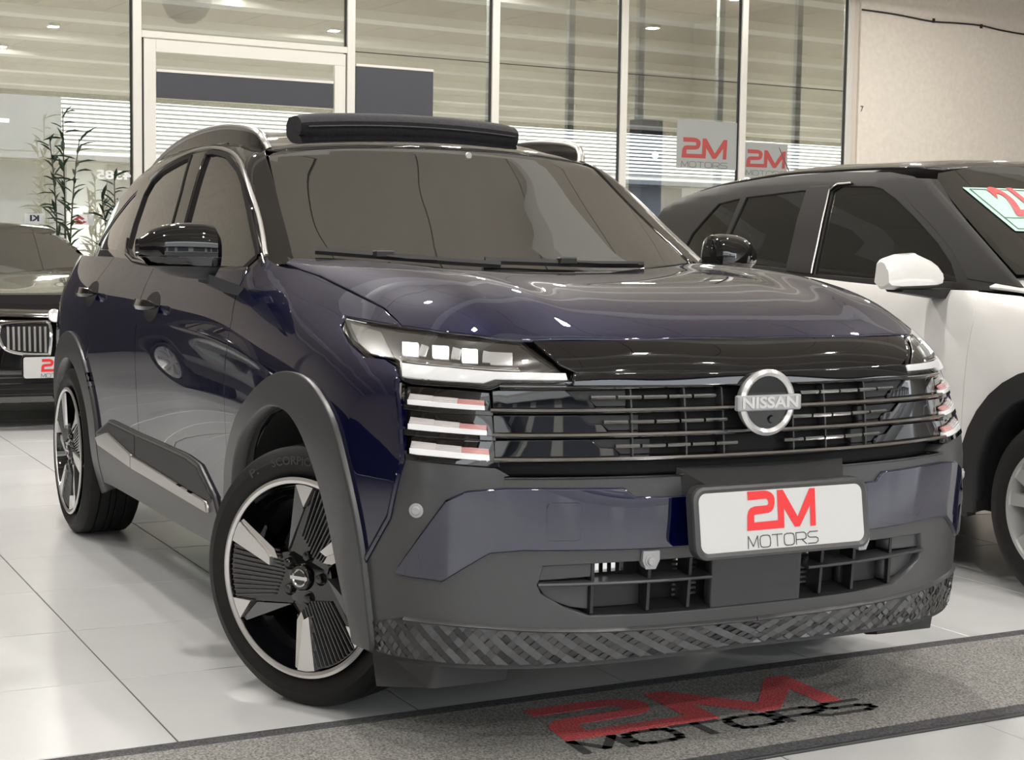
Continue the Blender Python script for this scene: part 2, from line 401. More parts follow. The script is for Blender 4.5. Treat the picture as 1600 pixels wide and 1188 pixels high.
def panel_data(fn, plane, loops, off=0., thick=.012, res=.025, round_=.003):
    """loops: outline first, then holes, in 3-D (projected) or plane coordinates"""
    L2 = []
    for L in loops:
        L = np.asarray(L, float); L2.append(dens(plane.uv(L) if L.shape[1] == 3 else L, res))
    pts = np.vstack(L2); edges = []; k = 0
    for L in L2: edges += [(k+i, k+(i+1) % len(L)) for i in range(len(L))]; k += len(L)
    lo, hi = L2[0].min(0), L2[0].max(0)
    gx, gy = np.meshgrid(np.arange(lo[0], hi[0], res), np.arange(lo[1], hi[1], res)); gy = gy+0*gx; gx = gx+(np.arange(gx.shape[0]) % 2)[:, None]*res/2
    G = np.stack([gx.ravel(), gy.ravel()], -1); G = G[keep_in(L2, G)]
    if len(G):
        keep = np.ones(len(G), bool)
        for s in range(0, len(G), 400):
            d = np.linalg.norm(G[s:s+400, None]-pts[None], axis=-1).min(1); keep[s:s+400] = d > res*.55
        G = G[keep]
    r = delaunay_2d_cdt([Vector(p) for p in pts]+[Vector(p) for p in G], edges, [], 0, 1e-7)
    V2 = np.array([tuple(v) for v in r[0]]); F = np.array([f for f in r[2]])
    F = F[keep_in(L2, V2[F].mean(1))]
    P, N = press(fn, plane, V2)
    # orient faces along the normals
    fn_ = np.cross(P[F[:, 1]]-P[F[:, 0]], P[F[:, 2]]-P[F[:, 0]]); flip = (fn_*N[F[:, 0]]).sum(1) < 0
    F[flip] = F[flip][:, ::-1]
    V = P+N*off; cnt = {}
    for f in F:
        for i in range(3): cnt[(f[i], f[(i+1) % 3])] = 1
    B = [(a, b) for (a, b) in cnt if (b, a) not in cnt]
    F = [list(f) for f in F]
    if thick and B:
        # rim: a rounded edge, then straight down
        out = {}
        for a, b in B:
            e = V[b]-V[a]; s = np.cross(e, N[a])
            l = np.linalg.norm(s)
            if l < 1e-12: continue
            s = s/l
            for i in (a, b): out[i] = out.get(i, 0)+s
        n0 = len(V); ids = list(out); S = np.array([out[i]/max(1e-9, np.linalg.norm(out[i])) for i in ids]); I = np.array(ids)
        ring1 = V[I]; ring2 = V[I]+S*round_*.7-N[I]*round_; ring3 = V[I]+S*round_*.7-N[I]*thick
        n1 = N[I]*.55+S*.83; k = {i: j for j, i in enumerate(ids)}; m = len(ids)
        V = np.vstack([V, ring2, ring3]); N = np.vstack([N, n1/np.linalg.norm(n1, axis=1, keepdims=True), S])
        for a, b in B:
            if a not in k or b not in k: continue
            A_, B_ = k[a], k[b]
            F.append([a, n0+A_, n0+B_, b]); F.append([n0+A_, n0+m+A_, n0+m+B_, n0+B_])
    return V, F, N
def panel(name, fn, plane, loops, m, parent, off=0., thick=.012, res=.025, both=False, label=None, round_=.003):
    V, F, N = panel_data(fn, plane, loops, off, thick, res, round_); out = []
    o = mk(name, V, F, m, parent, True, N); out.append(o)
    if both: out.append(mk(name, *mirror_y(V, F, N)[:2], m, parent, True, N*[1, -1, 1]))
    if label:
        for q in out: q['label'] = label
    return out
def panel_sym(name, fn, plane, loops, m, parent, off=0., thick=.012, res=.025, round_=.003):
    """right half drawn up to the centre line, joined with its mirror image into one mesh"""
    V, F, N = panel_data(fn, plane, loops, off, thick, res, round_); V2, F2, N2 = mirror_y(V, F, N); k = len(V)
    # drop rim faces on the centre line
    F = [f for f in F if not (len(f) == 4 and all(abs(V[i][1]) < .012 for i in f))]; F2 = [f[::-1] for f in F]
    return mk(name, np.vstack([V, V2]), F+[[i+k for i in f] for f in F2], m, parent, True, np.vstack([N, N2]))
def sweep(fn, plane, line, prof, name, m, parent, res=.02, both=False, cap=True, sym=False):
    """profile (out, up) swept along a line of (a, b) plane coordinates on the skin"""
    L = np.asarray(line, float)
    if L.shape[1] == 3: L = plane.uv(L)
    out = [L[0]]
    for a, b in zip(L[:-1], L[1:]):
        n = max(1, int(np.linalg.norm(b-a)/res))
        out += [a+(b-a)*k/n for k in range(1, n+1)]
    uv = np.array(out); P, N = press(fn, plane, uv); T = np.gradient(P, axis=0); T /= np.linalg.norm(T, axis=1, keepdims=True)
    U = np.cross(N, T); U /= np.linalg.norm(U, axis=1, keepdims=True)
    if U[len(U)//2, 2] < 0: U = -U
    R = [[P[i]+N[i]*o+U[i]*u for o, u in prof] for i in range(len(P))]
    b = MB().rings(R, cap=cap); o = [b.build(name, m, parent)]
    if both: o.append(mk(name, np.array(b.V)*[1, -1, 1], [f[::-1] for f in b.F], m, parent))
    return o
# ------------------------------------------------------------------ the place: covered forecourt, glass front, street behind the camera
def band_material(name, c0, c1, period, duty, axis=2, rough=.6, soft=.04):
    """painted slats: two colours alternating along one axis"""
    m = mat(name, c0, rough); nt = m.node_tree; b = nt.nodes['Principled BSDF']
    tc = nt.nodes.new('ShaderNodeTexCoord'); sp = nt.nodes.new('ShaderNodeSeparateXYZ'); nt.links.new(tc.outputs['Object'], sp.inputs[0])
    mo = nt.nodes.new('ShaderNodeMath'); mo.operation = 'PINGPONG'; mo.inputs[1].default_value = period/2; nt.links.new(sp.outputs[axis], mo.inputs[0])
    r = nt.nodes.new('ShaderNodeMapRange'); r.inputs[1].default_value = period/2*duty-period*soft; r.inputs[2].default_value = period/2*duty+period*soft
    nt.links.new(mo.outputs[0], r.inputs[0]); mx = nt.nodes.new('ShaderNodeMix'); mx.data_type = 'RGBA'
    mx.inputs[6].default_value = (*c0, 1); mx.inputs[7].default_value = (*c1, 1); nt.links.new(r.outputs[0], mx.inputs[0]); nt.links.new(mx.outputs[2], b.inputs['Base Color'])
    return m
TILE_C = (.515, .52, .52)
noisy(mat('floor_tile', TILE_C, .22, ior=1.45), 2.5, .035)
noisy(mat('floor_far', TILE_C, .24, ior=1.45), 2.5, .035)
mat('grout', (.07, .068, .065), .8)
noisy(mat('beige_wall', (.74, .68, .60), .85), 14, .05, .25, 8, .004)
noisy(mat('ceiling_board', (.56, .50, .43), .7), 3, .03)
mat('beam_paint', (.86, .84, .79), .6)
mat('seam_dark', (.05, .045, .04), .9)
mat('alu_white', (.70, .68, .63), .35, .25)
mat('alu_dark', (.05, .05, .048), .5)
mat('post_grey', (.16, .17, .165), .5)
mat('rubber_seal', (.02, .02, .02), .7)
glassmix('pane_glass', (.82, .845, .83), (.92, .95, .94), .45)
noisy(mat('inside_wall', (.62, .57, .48), .85), 5, .06)
noisy(mat('street_concrete', (.40, .39, .375), .85), .8, .12)
mat('dark_cladding', (.035, .035, .038), .5)
mat('dark_fascia', (.03, .032, .04), .6)
band_material('white_shutter', (.88, .90, .90), (.03, .036, .04), .17, .52, soft=.02)
mat('facade_white', (.40, .40, .38), .8)
mat('facade_dark', (.06, .065, .08), .6)
mat('lamp_glow', (1, 1, 1), .5, emit=(1, .97, .92), es=14.)
# floor with single tiles where they can be told apart
XL = lambda k: -.357-.6025*k           # cross joints
YL = lambda k: .030+.627*k             # long joints
fl = MB().box((-22, -13, -.12), (9.0, 45, -.004)).build('floor', 'floor_far', None, False); tag(fl, kind='structure')
MB().box((XL(13), YL(-4), -.0038), (XL(-4), YL(6), -.0022)).build('grout_bed', 'grout', fl, False)
g = .0022; tw, th = .6025, .627
t0 = MB().box((-tw/2+g, -th/2+g, -.012), (tw/2-g, th/2-g, 0), .0012).build('tile', 'floor_tile', fl, False)
first = True
for i in range(-4, 13):
    for j in range(-4, 6):
        o = t0 if first else t0.copy()
        if not first: COL.objects.link(o); o.parent = fl
        first = False
        o.location = ((XL(i)+XL(i+1))/2, YL(j)+th/2, rng.uniform(-.0004, .0002)); o.rotation_euler = (rng.normal(0, .0006), rng.normal(0, .0006), 0)
# ceiling of long boards under cross beams
CZ = 5.3; XO = 12.5
cl = MB().box((-24, -14, CZ+.06), (XO, 46, CZ+.2)).build('ceiling', 'seam_dark', None, False); tag(cl, kind='structure')
k = 0
for y in np.arange(-13.5, 45, 1.25):
    for x0, x1 in ((-21, -5.8), (-5.785, 3.3), (3.315, XO)):
        MB().box((x0, y+.008, CZ+.02), (x1, y+1.242, CZ+.06)).build('ceiling_board', 'ceiling_board', cl, False)
for x in (-12.4, -9.3, -6.2, -3.1, 0, 3.1, 6.2, 9.3):
    MB().box((x-.24, -13, CZ-.14), (x+.24, 45, CZ+.02)).build('beam', 'beam_paint', cl, False)
# glass front: t along the wall, z up, n towards the forecourt
WA = math.radians(92.5); WT = Vector((math.cos(WA), math.sin(WA), 0)); WN = Vector((WT.y, -WT.x, 0)); WP = Vector((-14.12, 2.2, 0))
def WF(t, n, z): return tuple(WP+WT*t+WN*n+Vector((0, 0, z)))
def wbox(name, t0, t1, n0, n1, z0, z1, m, parent=None, bev=0.):
    return MB().box((t0, n0, z0), (t1, n1, z1), bev).xf(lambda v: Vector(WF(v.x, v.y, v.z))).build(name, m, parent, False)
TOPZ = CZ+.02
MUL = [-2.6, .006, 2.608, 4.588, 6.526, 8.498, 10.40]
for i, t in enumerate(MUL):
    m_ = wbox('trim_%d' % (i+1), t-.052, t+.052, -.07, .05, 0, TOPZ, 'alu_white', None, .006); tag(m_, kind='structure')
    wbox('seal', t-.066, t-.052, -.03, .02, .05, TOPZ-.05, 'rubber_seal', m_); wbox('seal', t+.052, t+.062, -.03, .02, .05, TOPZ-.05, 'rubber_seal', m_)
nwin = 1
for i, (a, b_) in enumerate(zip(MUL[:-1], MUL[1:])):
    if i == 1: continue
    parts = [(0.08, TOPZ)] if i == 0 else [(.08, 3.53), (3.535, TOPZ)]
    w = wbox('window_%d' % nwin, a+.06, b_-.06, -.05, .03, 0, .08, 'alu_white'); tag(w, kind='structure'); nwin += 1
    for z0, z1 in parts:
        wbox('pane', a+.055, b_-.055, -.008, .0, z0, z1, 'pane_glass', w)
    if i > 1: wbox('pane_joint', a+.06, b_-.06, -.012, .004, 3.528, 3.538, 'rubber_seal', w)
# door bay: transom with fanlight, framed glass door below
w = wbox('window_%d' % nwin, MUL[1]+.05, MUL[2]-.05, -.06, .05, 3.50, 3.575, 'alu_white', None, .004); tag(w, kind='structure')
wbox('pane', MUL[1]+.055, MUL[2]-.055, -.008, .0, 3.575, TOPZ, 'pane_glass', w)
d = wbox('door_1', .085, .225, -.04, .03, .02, 3.49, 'alu_white', None, .004); tag(d, kind='structure')
wbox('door_rail', .225, 2.545, -.04, .03, 3.35, 3.49, 'alu_white', d, .004); wbox('door_rail', .225, 2.545, -.04, .03, .02, .20, 'alu_white', d, .004)
wbox('door_stile', 2.40, 2.545, -.04, .03, .20, 3.35, 'alu_white', d, .004)
wbox('door_pane', .225, 2.40, -.008, 0, .20, 3.35, 'pane_glass', d)
wbox('door_seal', .066, .085, -.05, .02, .02, 3.50, 'rubber_seal', d); wbox('door_seal', 2.545, 2.556, -.05, .02, .02, 3.50, 'rubber_seal', d)
# rendered wall to the right of the glass, with its reveal and a cable
o = wbox('wall_right', 10.56, 43.5, -.20, .06, 0, TOPZ, 'beige_wall'); tag(o, kind='structure')
o = wbox('trim_8', 10.455, 10.56, -.10, .02, 0, TOPZ, 'beige_reveal', None, .004) if mat('beige_reveal', (.60, .54, .47), .7) else None; tag(o, kind='structure')
cab = smooth_line([(10.56, 4.70), (11.2, 4.685), (11.9, 4.645), (12.4, 4.66), (12.9, 4.665), (13.4, 4.625), (14.2, 4.60), (16.5, 4.58)], 6)
CB = MB().tube([WF(t, .075, z) for t, z in cab], .013, 6).build('wall_cable', 'rubber_seal'); tag(CB, 'thin dark cable clipped along the top of the beige wall', 'cable')
for t, z in ((11.95, 4.66), (12.92, 4.655), (14.0, 4.62)): wbox('cable_clip', t-.015, t+.015, .055, .09, z-.03, z+.03, 'rubber_seal', CB)
# room behind the glass
o = wbox('wall_back', -9, 12, -6.2, -6.0, 0, TOPZ, 'inside_wall'); tag(o, kind='structure')
o = wbox('wall_inner_left', -9.2, -9, -6, 0, 0, TOPZ, 'inside_wall'); tag(o, kind='structure')
o = wbox('wall_inner_right', 12, 12.2, -6, -.2, 0, TOPZ, 'inside_wall'); tag(o, kind='structure')
o = wbox('baseboard_inner', -9, 12, -6.0, -5.97, 0, .12, 'alu_dark'); tag(o, kind='structure')
for i, t in enumerate((5.55, 6.85, 8.05, 9.5, 11.0)):
    o = wbox('trim_%d' % (10+i), t-.05, t+.05, -1.9, -1.82, 0, TOPZ, 'post_grey'); tag(o, kind='structure')
# forecourt side walls
o = MB().box((-14, -13.2, 2.5), (XO, -13, CZ+.06)).build('wall_left', 'beige_wall', None, False); tag(o, kind='structure')
MB().box((-14, -13.2, 0), (XO, -13, 2.5)).build('dark_panel', 'dark_cladding', o, False)
o = MB().box((-16, 45, 0), (XO, 45.2, CZ+.06)).build('wall_far_right', 'beige_wall', None, False); tag(o, kind='structure')
o = wbox('wall_back_left', -15.5, -2.66, -.2, .0, 2.3, TOPZ, 'beige_wall'); tag(o, kind='structure')
wbox('dark_panel', -15.5, -2.66, -.2, .0, 0, 2.3, 'dark_cladding', o)
# street and the sunlit building across it, mirrored by the glass
o = MB().box((9.0, -60, -.16), (60, 110, -.02)).build('street', 'street_concrete', None, False); tag(o, kind='structure')
fx = 30.
noisy(mat('pavement', (.34, .33, .31), .8), 1.5, .1); mat('road_paint', (.75, .75, .72), .7); noisy(mat('asphalt', (.10, .10, .105), .9), 3, .2)
MB().box((9.0, -60, -.02), (14.5, 110, .0)).build('pavement', 'pavement', o, False)
MB().box((14.5, -60, -.02), (26.0, 110, -.012)).build('road', 'asphalt', o, False)
for y in np.arange(-30, 60, 5.): MB().box((20.0, y, -.012), (20.15, y+2.6, -.006)).build('road_line', 'road_paint', o, False)
FAC = MB().box((fx, -40, 0), (fx+.6, 100, 8.6)).build('facade', 'facade_white', None, False); tag(FAC, kind='structure')
MB().box((fx-.12, -40, 4.9), (fx, 100, 7.6)).build('shutter_band', 'white_shutter', FAC, False)
for y in np.arange(-38, 98, 6.0): MB().box((fx-.1, y, .3), (fx, y+4.4, 4.3)).build('shop_opening', 'facade_dark', FAC, False)
for ya, yb in ((8.5, 14.2), (62, 70)): MB().box((fx-.16, ya, 4.7), (fx-.11, yb, 7.6)).build('dark_window', 'facade_dark', FAC, False)
MB().box((fx-1.4, -40, 4.35), (fx, 100, 4.55)).build('awning', 'facade_dark', FAC, False)
o = MB().box((XO-.25, -13, CZ-.10), (XO, 45, CZ+.2)).build('trim_9', 'dark_fascia', None, False); tag(o, kind='structure')
# ------------------------------------------------------------------ the navy crossover
CAR = thing('crossover_car', 'glossy navy blue crossover with black roof parked in the foreground behind the mat', 'car')
def A3(*p): return np.array(p, float)
# --- dark inner shell so that no gap looks through
def arc(cx, cz, r, a0, a1, n=14): return [(cx+r*math.cos(t), cz+r*math.sin(t)) for t in np.radians(np.linspace(a0, a1, n))]
sh = [(.60, .28), (.60, .86), (.40, .92), (.20, .98), (-.2, 1.06), (-.5, 1.10), (-3.2, 1.08), (-3.38, .9), (-3.38, .34)]
sh += [(-2.655-.40, .34)]+arc(-2.655, .34, .40, 180, 0)+[(-2.25, .30), (-.45, .30)]+arc(.0, .34, .42, 180, 0)+[(.42, .28)]
panel('inner_shell', body, PS, [sh], 'void_black', CAR, off=-.022, thick=0, res=.05, both=True)
panel('inner_shell', body, PF, [[(-.66, .27), (.66, .27), (.66, .90), (.5, .96), (-.5, .96), (-.66, .90)]], 'void_black', CAR, off=-.085, thick=0, res=.06)
panel('inner_shell', body, PT, [[(.70, -.5), (.70, .5), (.55, .62), (.3, .66), (-.5, .70), (-.5, -.70), (.3, -.66), (.55, -.62)]], 'void_black', CAR, off=-.03, thick=0, res=.06)
b = MB(); b.box((-3.25, -.62, .24), (.62, .62, .34)); b.build('underbody', 'void_black', CAR, False)
# --- bonnet
HEDGE = smooth_line([(.789, .0, .986), (.786, -.15, .986), (.780, -.29, .985), (.755, -.43, .984), (.719, -.543, .982), (.67, -.612, .986), (.58, -.676, .991), (.50, -.706, .996), (.418, -.728, .9985)], 5)
hood_r = [tuple(p[:2]) for p in HEDGE]+[(.281, -.717), (.137, -.719), (-.067, -.720), (-.165, -.720), (-.294, -.730), (-.40, -.735), (-.44, -.70), (-.36, -.55), (-.29, -.38), (-.245, -.2), (-.232, 0)]
HOODP = panel_sym('bonnet', body, PT, [hood_r], 'navy_paint', CAR, thick=.012, res=.02)
# --- front wings
wing = [(-.300, 1.117), (-.165, 1.101), (-.067, 1.086), (.137, 1.055), (.281, 1.032), (.408, 1.000), (.30, 1.004), (.152, 1.012), (.180, .985), (.282, .948), (.393, .920), (.465, .921), (.520, .908), (.560, .880), (.601, .817), (.642, .706), (.607, .571), (.517, .452)]
wing += [(.44, .50), (.40, .60), (.33, .70), (.22, .78), (.05, .815), (-.12, .79), (-.28, .71), (-.40, .60), (-.47, .48), (-.49, .36), (-.528, .36), (-.527, .56), (-.522, .744), (-.512, .892), (-.523, .968), (-.578, 1.053), (-.592, 1.090), (-.56, 1.132), (-.50, 1.140), (-.43, 1.126), (-.36, 1.120)]
panel('front_wing', body, PS, [wing], 'navy_paint', CAR, res=.022, both=True)
sweep(body, PC, [(.560, -.800, .880), (.601, -.814, .817), (.640, -.817, .706), (.608, -.832, .575), (.521, -.857, .455)], [(-.006, -.008), (.004, -.007), (.006, .0), (.002, .008), (-.006, .009)], 'wing_edge', 'navy_paint', CAR, both=True)
# --- doors and rear quarter
fd = [(-.534, .38), (-.531, .56), (-.526, .744), (-.517, .892), (-.528, .968), (-.584, 1.053), (-.60, 1.095), (-.62, 1.118), (-1.62, 1.118), (-1.61, 1.05), (-1.592, .9), (-1.590, .38)]
panel('front_door', body, PS, [fd], 'navy_paint', CAR, res=.028, both=True)
rd = [(-1.596, .38), (-1.598, .9), (-1.616, 1.05), (-1.626, 1.118), (-2.30, 1.13), (-2.36, 1.05), (-2.36, .92), (-2.30, .80)]+arc(-2.655, .335, .46, 50, 5, 8)
panel('rear_door', body, PS, [rd], 'navy_paint', CAR, res=.028, both=True)
rq = [(-2.306, 1.13), (-2.366, 1.05), (-2.366, .92), (-2.306, .80)]+arc(-2.655, .335, .46, 53, 180, 14)+[(-3.12, .30), (-3.40, .30), (-3.44, .6), (-3.44, .9), (-3.36, 1.13)]
panel('rear_quarter', body, PS, [rq], 'navy_paint', CAR, res=.03, both=True)
# --- wheel-arch cladding
ao = [(-.525, .24), (-.530, .40), (-.500, .563), (-.348, .712), (-.123, .822), (.045, .858), (.206, .843), (.350, .779), (.442, .682), (.503, .572), (.533, .455), (.545, .30), (.540, .255)]
ai = [(.452, .255), (.462, .30), (.436, .408), (.363, .55), (.238, .69), (.115, .757), (-.033, .771), (-.172, .736), (-.325, .66), (-.425, .555), (-.455, .42), (-.455, .24)]
ao = smooth_line(ao, 4); ai = smooth_line(ai, 4)
panel('front_arch_cladding', body, PS, [np.vstack([ao, ai])], 'grey_plastic', CAR, off=.016, thick=.06, res=.022, both=True, round_=.006)
ro = arc(-2.655, .335, .487, -8, 182, 26)+[(-3.14, .26), (-3.03, .26)]; ri = arc(-2.655, .335, .385, 182, -18, 26)
panel('rear_arch_cladding', body, PS, [ro+ri+[(-2.20, .24)]], 'grey_plastic', CAR, off=.014, thick=.06, res=.025, both=True, round_=.006)
# --- sill cladding with its insert and bright strip
sl = [(-2.19, .462), (-1.975, .530), (-1.588, .523), (-.964, .523), (-.817, .512), (-.66, .44), (-.60, .36), (-.50, .30), (-.50, .25), (-.764, .285), (-1.0, .280), (-1.525, .278), (-2.04, .280), (-2.18, .275), (-2.19, .40)]
panel('sill_cladding', body, PS, [sl], 'grey_plastic', CAR, off=.012, thick=.04, res=.03, both=True, round_=.006)
panel('sill_insert', body, PS, [[(-2.16, .462), (-1.975, .520), (-1.596, .514), (-1.596, .446), (-1.978, .488)]], 'black_plastic', CAR, off=.016, thick=.006, both=True)
panel('sill_insert', body, PS, [[(-1.585, .514), (-.964, .514), (-.817, .502), (-.66, .432), (-.68, .421), (-.877, .424), (-1.585, .446)]], 'black_plastic', CAR, off=.016, thick=.006, both=True)
panel('sill_strip', body, PS, [[(-2.155, .448), (-1.978, .484), (-1.635, .442), (-1.638, .400), (-2.12, .425)]], 'satin_silver', CAR, off=.022, thick=.012, both=True, label='satin grey sill strip')
panel('sill_strip', body, PS, [[(-1.622, .440), (-.71, .414), (-.70, .386), (-1.624, .399)]], 'satin_silver', CAR, off=.022, thick=.012, both=True, label='satin grey sill strip')
# --- arch liners
for cx, r, in ((0., .425), (-2.655, .40)):
    for s in (-1, 1):
        b = MB(); R = [[(cx+r*math.cos(t), s*y, .335+r*math.sin(t)) for t in np.radians(np.linspace(-12, 192, 28))] for y in (.85, .5)]
        b.rings(R, close=False); n = len(b.V); b.add([(cx, s*.5, .335)]+R[1], [[0, i+1, i+2] for i in range(27)]); b.build('arch_liner', 'void_black', CAR)
# --- bumper
CENTRE = lambda z0, z1: [(float(FRONT(np.array([z]), np.array([0.]))[0]), 0., float(z)) for z in np.linspace(z0, z1, 14)]
bum = [(.873, -.223, .670), (.82, -.506, .668), (.785, -.615, .672), (.771, -.652, .694), (.642, -.813, .708), (.647, -.816, .700), (.614, -.832, .571), (.524, -.857, .449), (.53, -.862, .36), (.52, -.86, .30), (.62, -.785, .345), (.692, -.742, .342), (.754, -.659, .337), (.803, -.545, .328), (.836, -.422, .322), (.858, -.241, .320)]+CENTRE(.317, .670)
intake = [(.806, -.547, .476), (.803, -.553, .445), (.801, -.558, .431), (.804, -.549, .409), (.821, -.496, .375), (.835, -.441, .354), (.867, -.133, .350), (.867, .05, .350), (.879, .05, .483), (.879, -.137, .483), (.85, -.40, .480)]
panel_sym('bumper', body, PC, [bum, intake], 'grey_plastic', CAR, thick=.05, res=.022)
# textured lip: moulded diamonds, each a low pyramid
def lip():
    top = PC.uv([(.47, -.868, .32), (.53, -.857, .318), (.62, -.785, .345), (.692, -.742, .340), (.754, -.659, .335), (.803, -.545, .326), (.836, -.422, .320), (.858, -.241, .318), (.862, 0, .315)])
    bot = PC.uv([(.47, -.868, .255), (.53, -.845, .252), (.62, -.785, .252), (.692, -.73, .250), (.754, -.659, .248), (.803, -.545, .247), (.836, -.42, .250), (.850, -.241, .254), (.855, 0, .258)])
    t = np.cumsum(np.r_[0, np.linalg.norm(np.diff(top, axis=0), axis=1)]); nu = 76; U = np.linspace(0, t[-1], nu+1)
    T = np.stack([np.interp(U, t, top[:, k]) for k in (0, 1)], -1); B = np.stack([np.interp(U, t, bot[:, k]) for k in (0, 1)], -1)
    nv = 7; V = []; F = []
    def pt(i, j): return T[i]+(B[i]-T[i])*(j/nv)
    uv = np.array([pt(i, j) for i in range(nu+1) for j in range(nv+1)]); P, N = press(body, PC, uv)
    P = P.reshape(nu+1, nv+1, 3); N = N.reshape(nu+1, nv+1, 3)
    for i in range(nu+1):
        for j in range(nv+1):
            if (i+j) % 2: continue
            c = [(i-1, j), (i, j+1), (i+1, j), (i, j-1)]
            c = [(min(max(a, 0), nu), min(max(q, 0), nv)) for a, q in c]
            k = len(V); u = rng.uniform(-1, 1); tv = (.0020 if (i//2+j//2) % 2 else -.0018)+.0012*u; tu = .0016*rng.uniform(-1, 1)
            V += [P[a, q]+N[a, q]*(.003+hh) for (a, q), hh in zip(c, (-tu, -tv, tu, tv))]; F += [[k, k+1, k+2, k+3]]
    V = np.array(V); V2 = V*[1, -1, 1]; n = len(V)
    o = mk('textured_lip', np.vstack([V, V2]), F+[[i+n for i in f[::-1]] for f in F], 'lip_plastic', CAR, False)
    # smooth edge below and behind the diamonds
    R = []
    for i in range(0, nu+1, 2):
        p, m_ = P[i, nv], N[i, nv]; q = P[i, 0]-N[i, 0]*.004
        R.append([q, p-m_*.004, p+[0, 0, -.012]-m_*.002, p-m_*.06+[0, 0, -.016], p-m_*.14+[0, 0, -.010]])
    b = MB().rings(R, close=False); v = np.array(b.V); n = len(v)
    mk('lip_edge', np.vstack([v, v*[1, -1, 1]]), b.F+[[i+n for i in f[::-1]] for f in b.F], 'black_plastic', CAR)
lip()
# crease strip above the lip
sweep(body, PC, [(.62, -.785, .343), (.692, -.742, .341), (.754, -.659, .336), (.803, -.545, .327), (.836, -.422, .321), (.858, -.241, .319), (.862, 0, .316)], [(-.004, -.004), (.006, -.003), (.008, .0), (.002, .006), (-.004, .008)], 'lip_ridge', 'grey_plastic', CAR, both=True)
# blue lower band
blue = [(.875, -.235, .622), (.861, -.344, .624), (.855, -.371, .645), (.821, -.506, .647), (.778, -.63, .648), (.742, -.703, .641), (.716, -.74, .620), (.657, -.793, .507), (.621, -.815, .449), (.691, -.749, .443), (.700, -.739, .441), (.735, -.697, .478), (.761, -.656, .509), (.792, -.589, .515), (.853, -.389, .513), (.88, -.15, .512)]+CENTRE(.512, .622)
panel_sym('bumper_band', body, PC, [blue], 'navy_paint', CAR, off=.010, thick=.014, res=.02, round_=.006)
# groove line of the towing cover
tw = [(-.541, .617), (-.470, .617), (-.469, .535), (-.540, .535)]
tl = []
for (cx, cz), a0 in (((-.533, .609), 90), ((-.533, .543), 180), ((-.478, .543), 270), ((-.478, .609), 0)):
    tl += [(cx+.008*math.cos(t), cz+.008*math.sin(t)) for t in np.radians(np.linspace(a0, a0+90, 5))]
panel('towing_cover', body, PF, [tl], 'navy_paint', CAR, off=.0125, thick=.004, res=.015)
# deflector in front of the wheel
for s in (-1, 1):
    b = MB(); b.prism([(.45, .255), (.66, .255), (.645, .175), (.60, .165), (.49, .15)], s*.80, s*.60, lambda u, v, w: (u, w*(1.02 if u < .5 else .92), v)); b.build('wheel_deflector', 'grey_plastic', CAR, False)
# --- headlights
hl = [(.150, -.777, 1.009), (.30, -.755, 1.001)]+[tuple(p+(0, 0, -.005)) for p in HEDGE[::-1][:20]]+[(.770, -.509, .93), (.808, -.481, .889), (.811, -.482, .884), (.752, -.627, .884), (.739, -.652, .871), (.713, -.688, .875), (.655, -.745, .878), (.575, -.793, .882), (.557, -.797, .887), (.516, -.786, .918), (.465, -.792, .928), (.393, -.811, .927), (.282, -.809, .955), (.187, -.792, .990)]
HL = panel('headlight', body, PC, [hl], 'gloss_black', CAR, off=-.012, thick=.03, res=.016, both=True)
def hl3(z1): return PC.uv(np.array(z1))
def hsub(name, pts, m, off, thick=.006, res=.012, round_=.002):
    V, F, N = panel_data(body, PC, [np.array(pts, float)], off, thick, res, round_)
    mk(name, V, F, m, HL[0], True, N); mk(name, *mirror_y(V, F, N)[:2], m, HL[1], True, N*[1, -1, 1])
# inner tray (lighter), from the outlines
def inset(L, d):
    L = PC.uv(np.array(L)); c = L.mean(0); out = []
    for i in range(len(L)):
        a, b_, c_ = L[i-1], L[i], L[(i+1) % len(L)]
        n1 = np.array([-(b_-a)[1], (b_-a)[0]]); n2 = np.array([-(c_-b_)[1], (c_-b_)[0]])
        n = n1/(np.linalg.norm(n1)+1e-9)+n2/(np.linalg.norm(n2)+1e-9); n /= np.linalg.norm(n)+1e-9
        out.append(b_-n*d)
    o = np.array(out)
    return o
area = lambda P: .5*np.sum(P[:, 0]*np.roll(P[:, 1], -1)-np.roll(P[:, 0], -1)*P[:, 1])
inl = inset(hl, .008 if area(PC.uv(np.array(hl))) < 0 else -.008)
hsub('lamp_tray', inl, 'lamp_grey', -.006, .004)
hsub('running_light', [(-.037, .917), (.09, .914), (.203, .908), (.344, .906), (.349, .893), (.207, .894), (.184, .885), (.099, .887), (-.021, .890)], 'drl_white', .000, .008)
for q in ([(-.071, .962), (-.023, .962), (-.005, .937), (-.051, .937)], [(.027, .959), (.07, .959), (.083, .935), (.043, .936)], [(.11, .956), (.146, .955), (.158, .929), (.123, .929)]):
    hsub('led_module', q, 'led_white', .000, .008)
    c = np.array(q).mean(0); hsub('led_bezel', [(c[0]+.028, c[1]+.012), (c[0]+.050, c[1]+.008), (c[0]+.056, c[1]-.012), (c[0]+.036, c[1]-.012)], 'lamp_silver', -.002, .006)
hsub('turn_module', [(.179, .951), (.227, .950), (.236, .924), (.190, .925)], 'lamp_silver', -.001, .007)
hsub('lamp_shelf', [(-.055, .931), (.09, .926), (.16, .920), (.25, .918), (.255, .912), (.10, .919), (-.045, .924)], 'chrome', -.001, .006)
hsub('side_marker', [(-.30, .995), (-.165, .981), (-.075, .928), (-.11, .929), (-.157, .932), (-.224, .954)], 'marker_grey', -.002, .006)
hsub('lens', inset(hl, .002 if area(PC.uv(np.array(hl))) < 0 else -.002), 'lens_clear', .004, .004, .016)
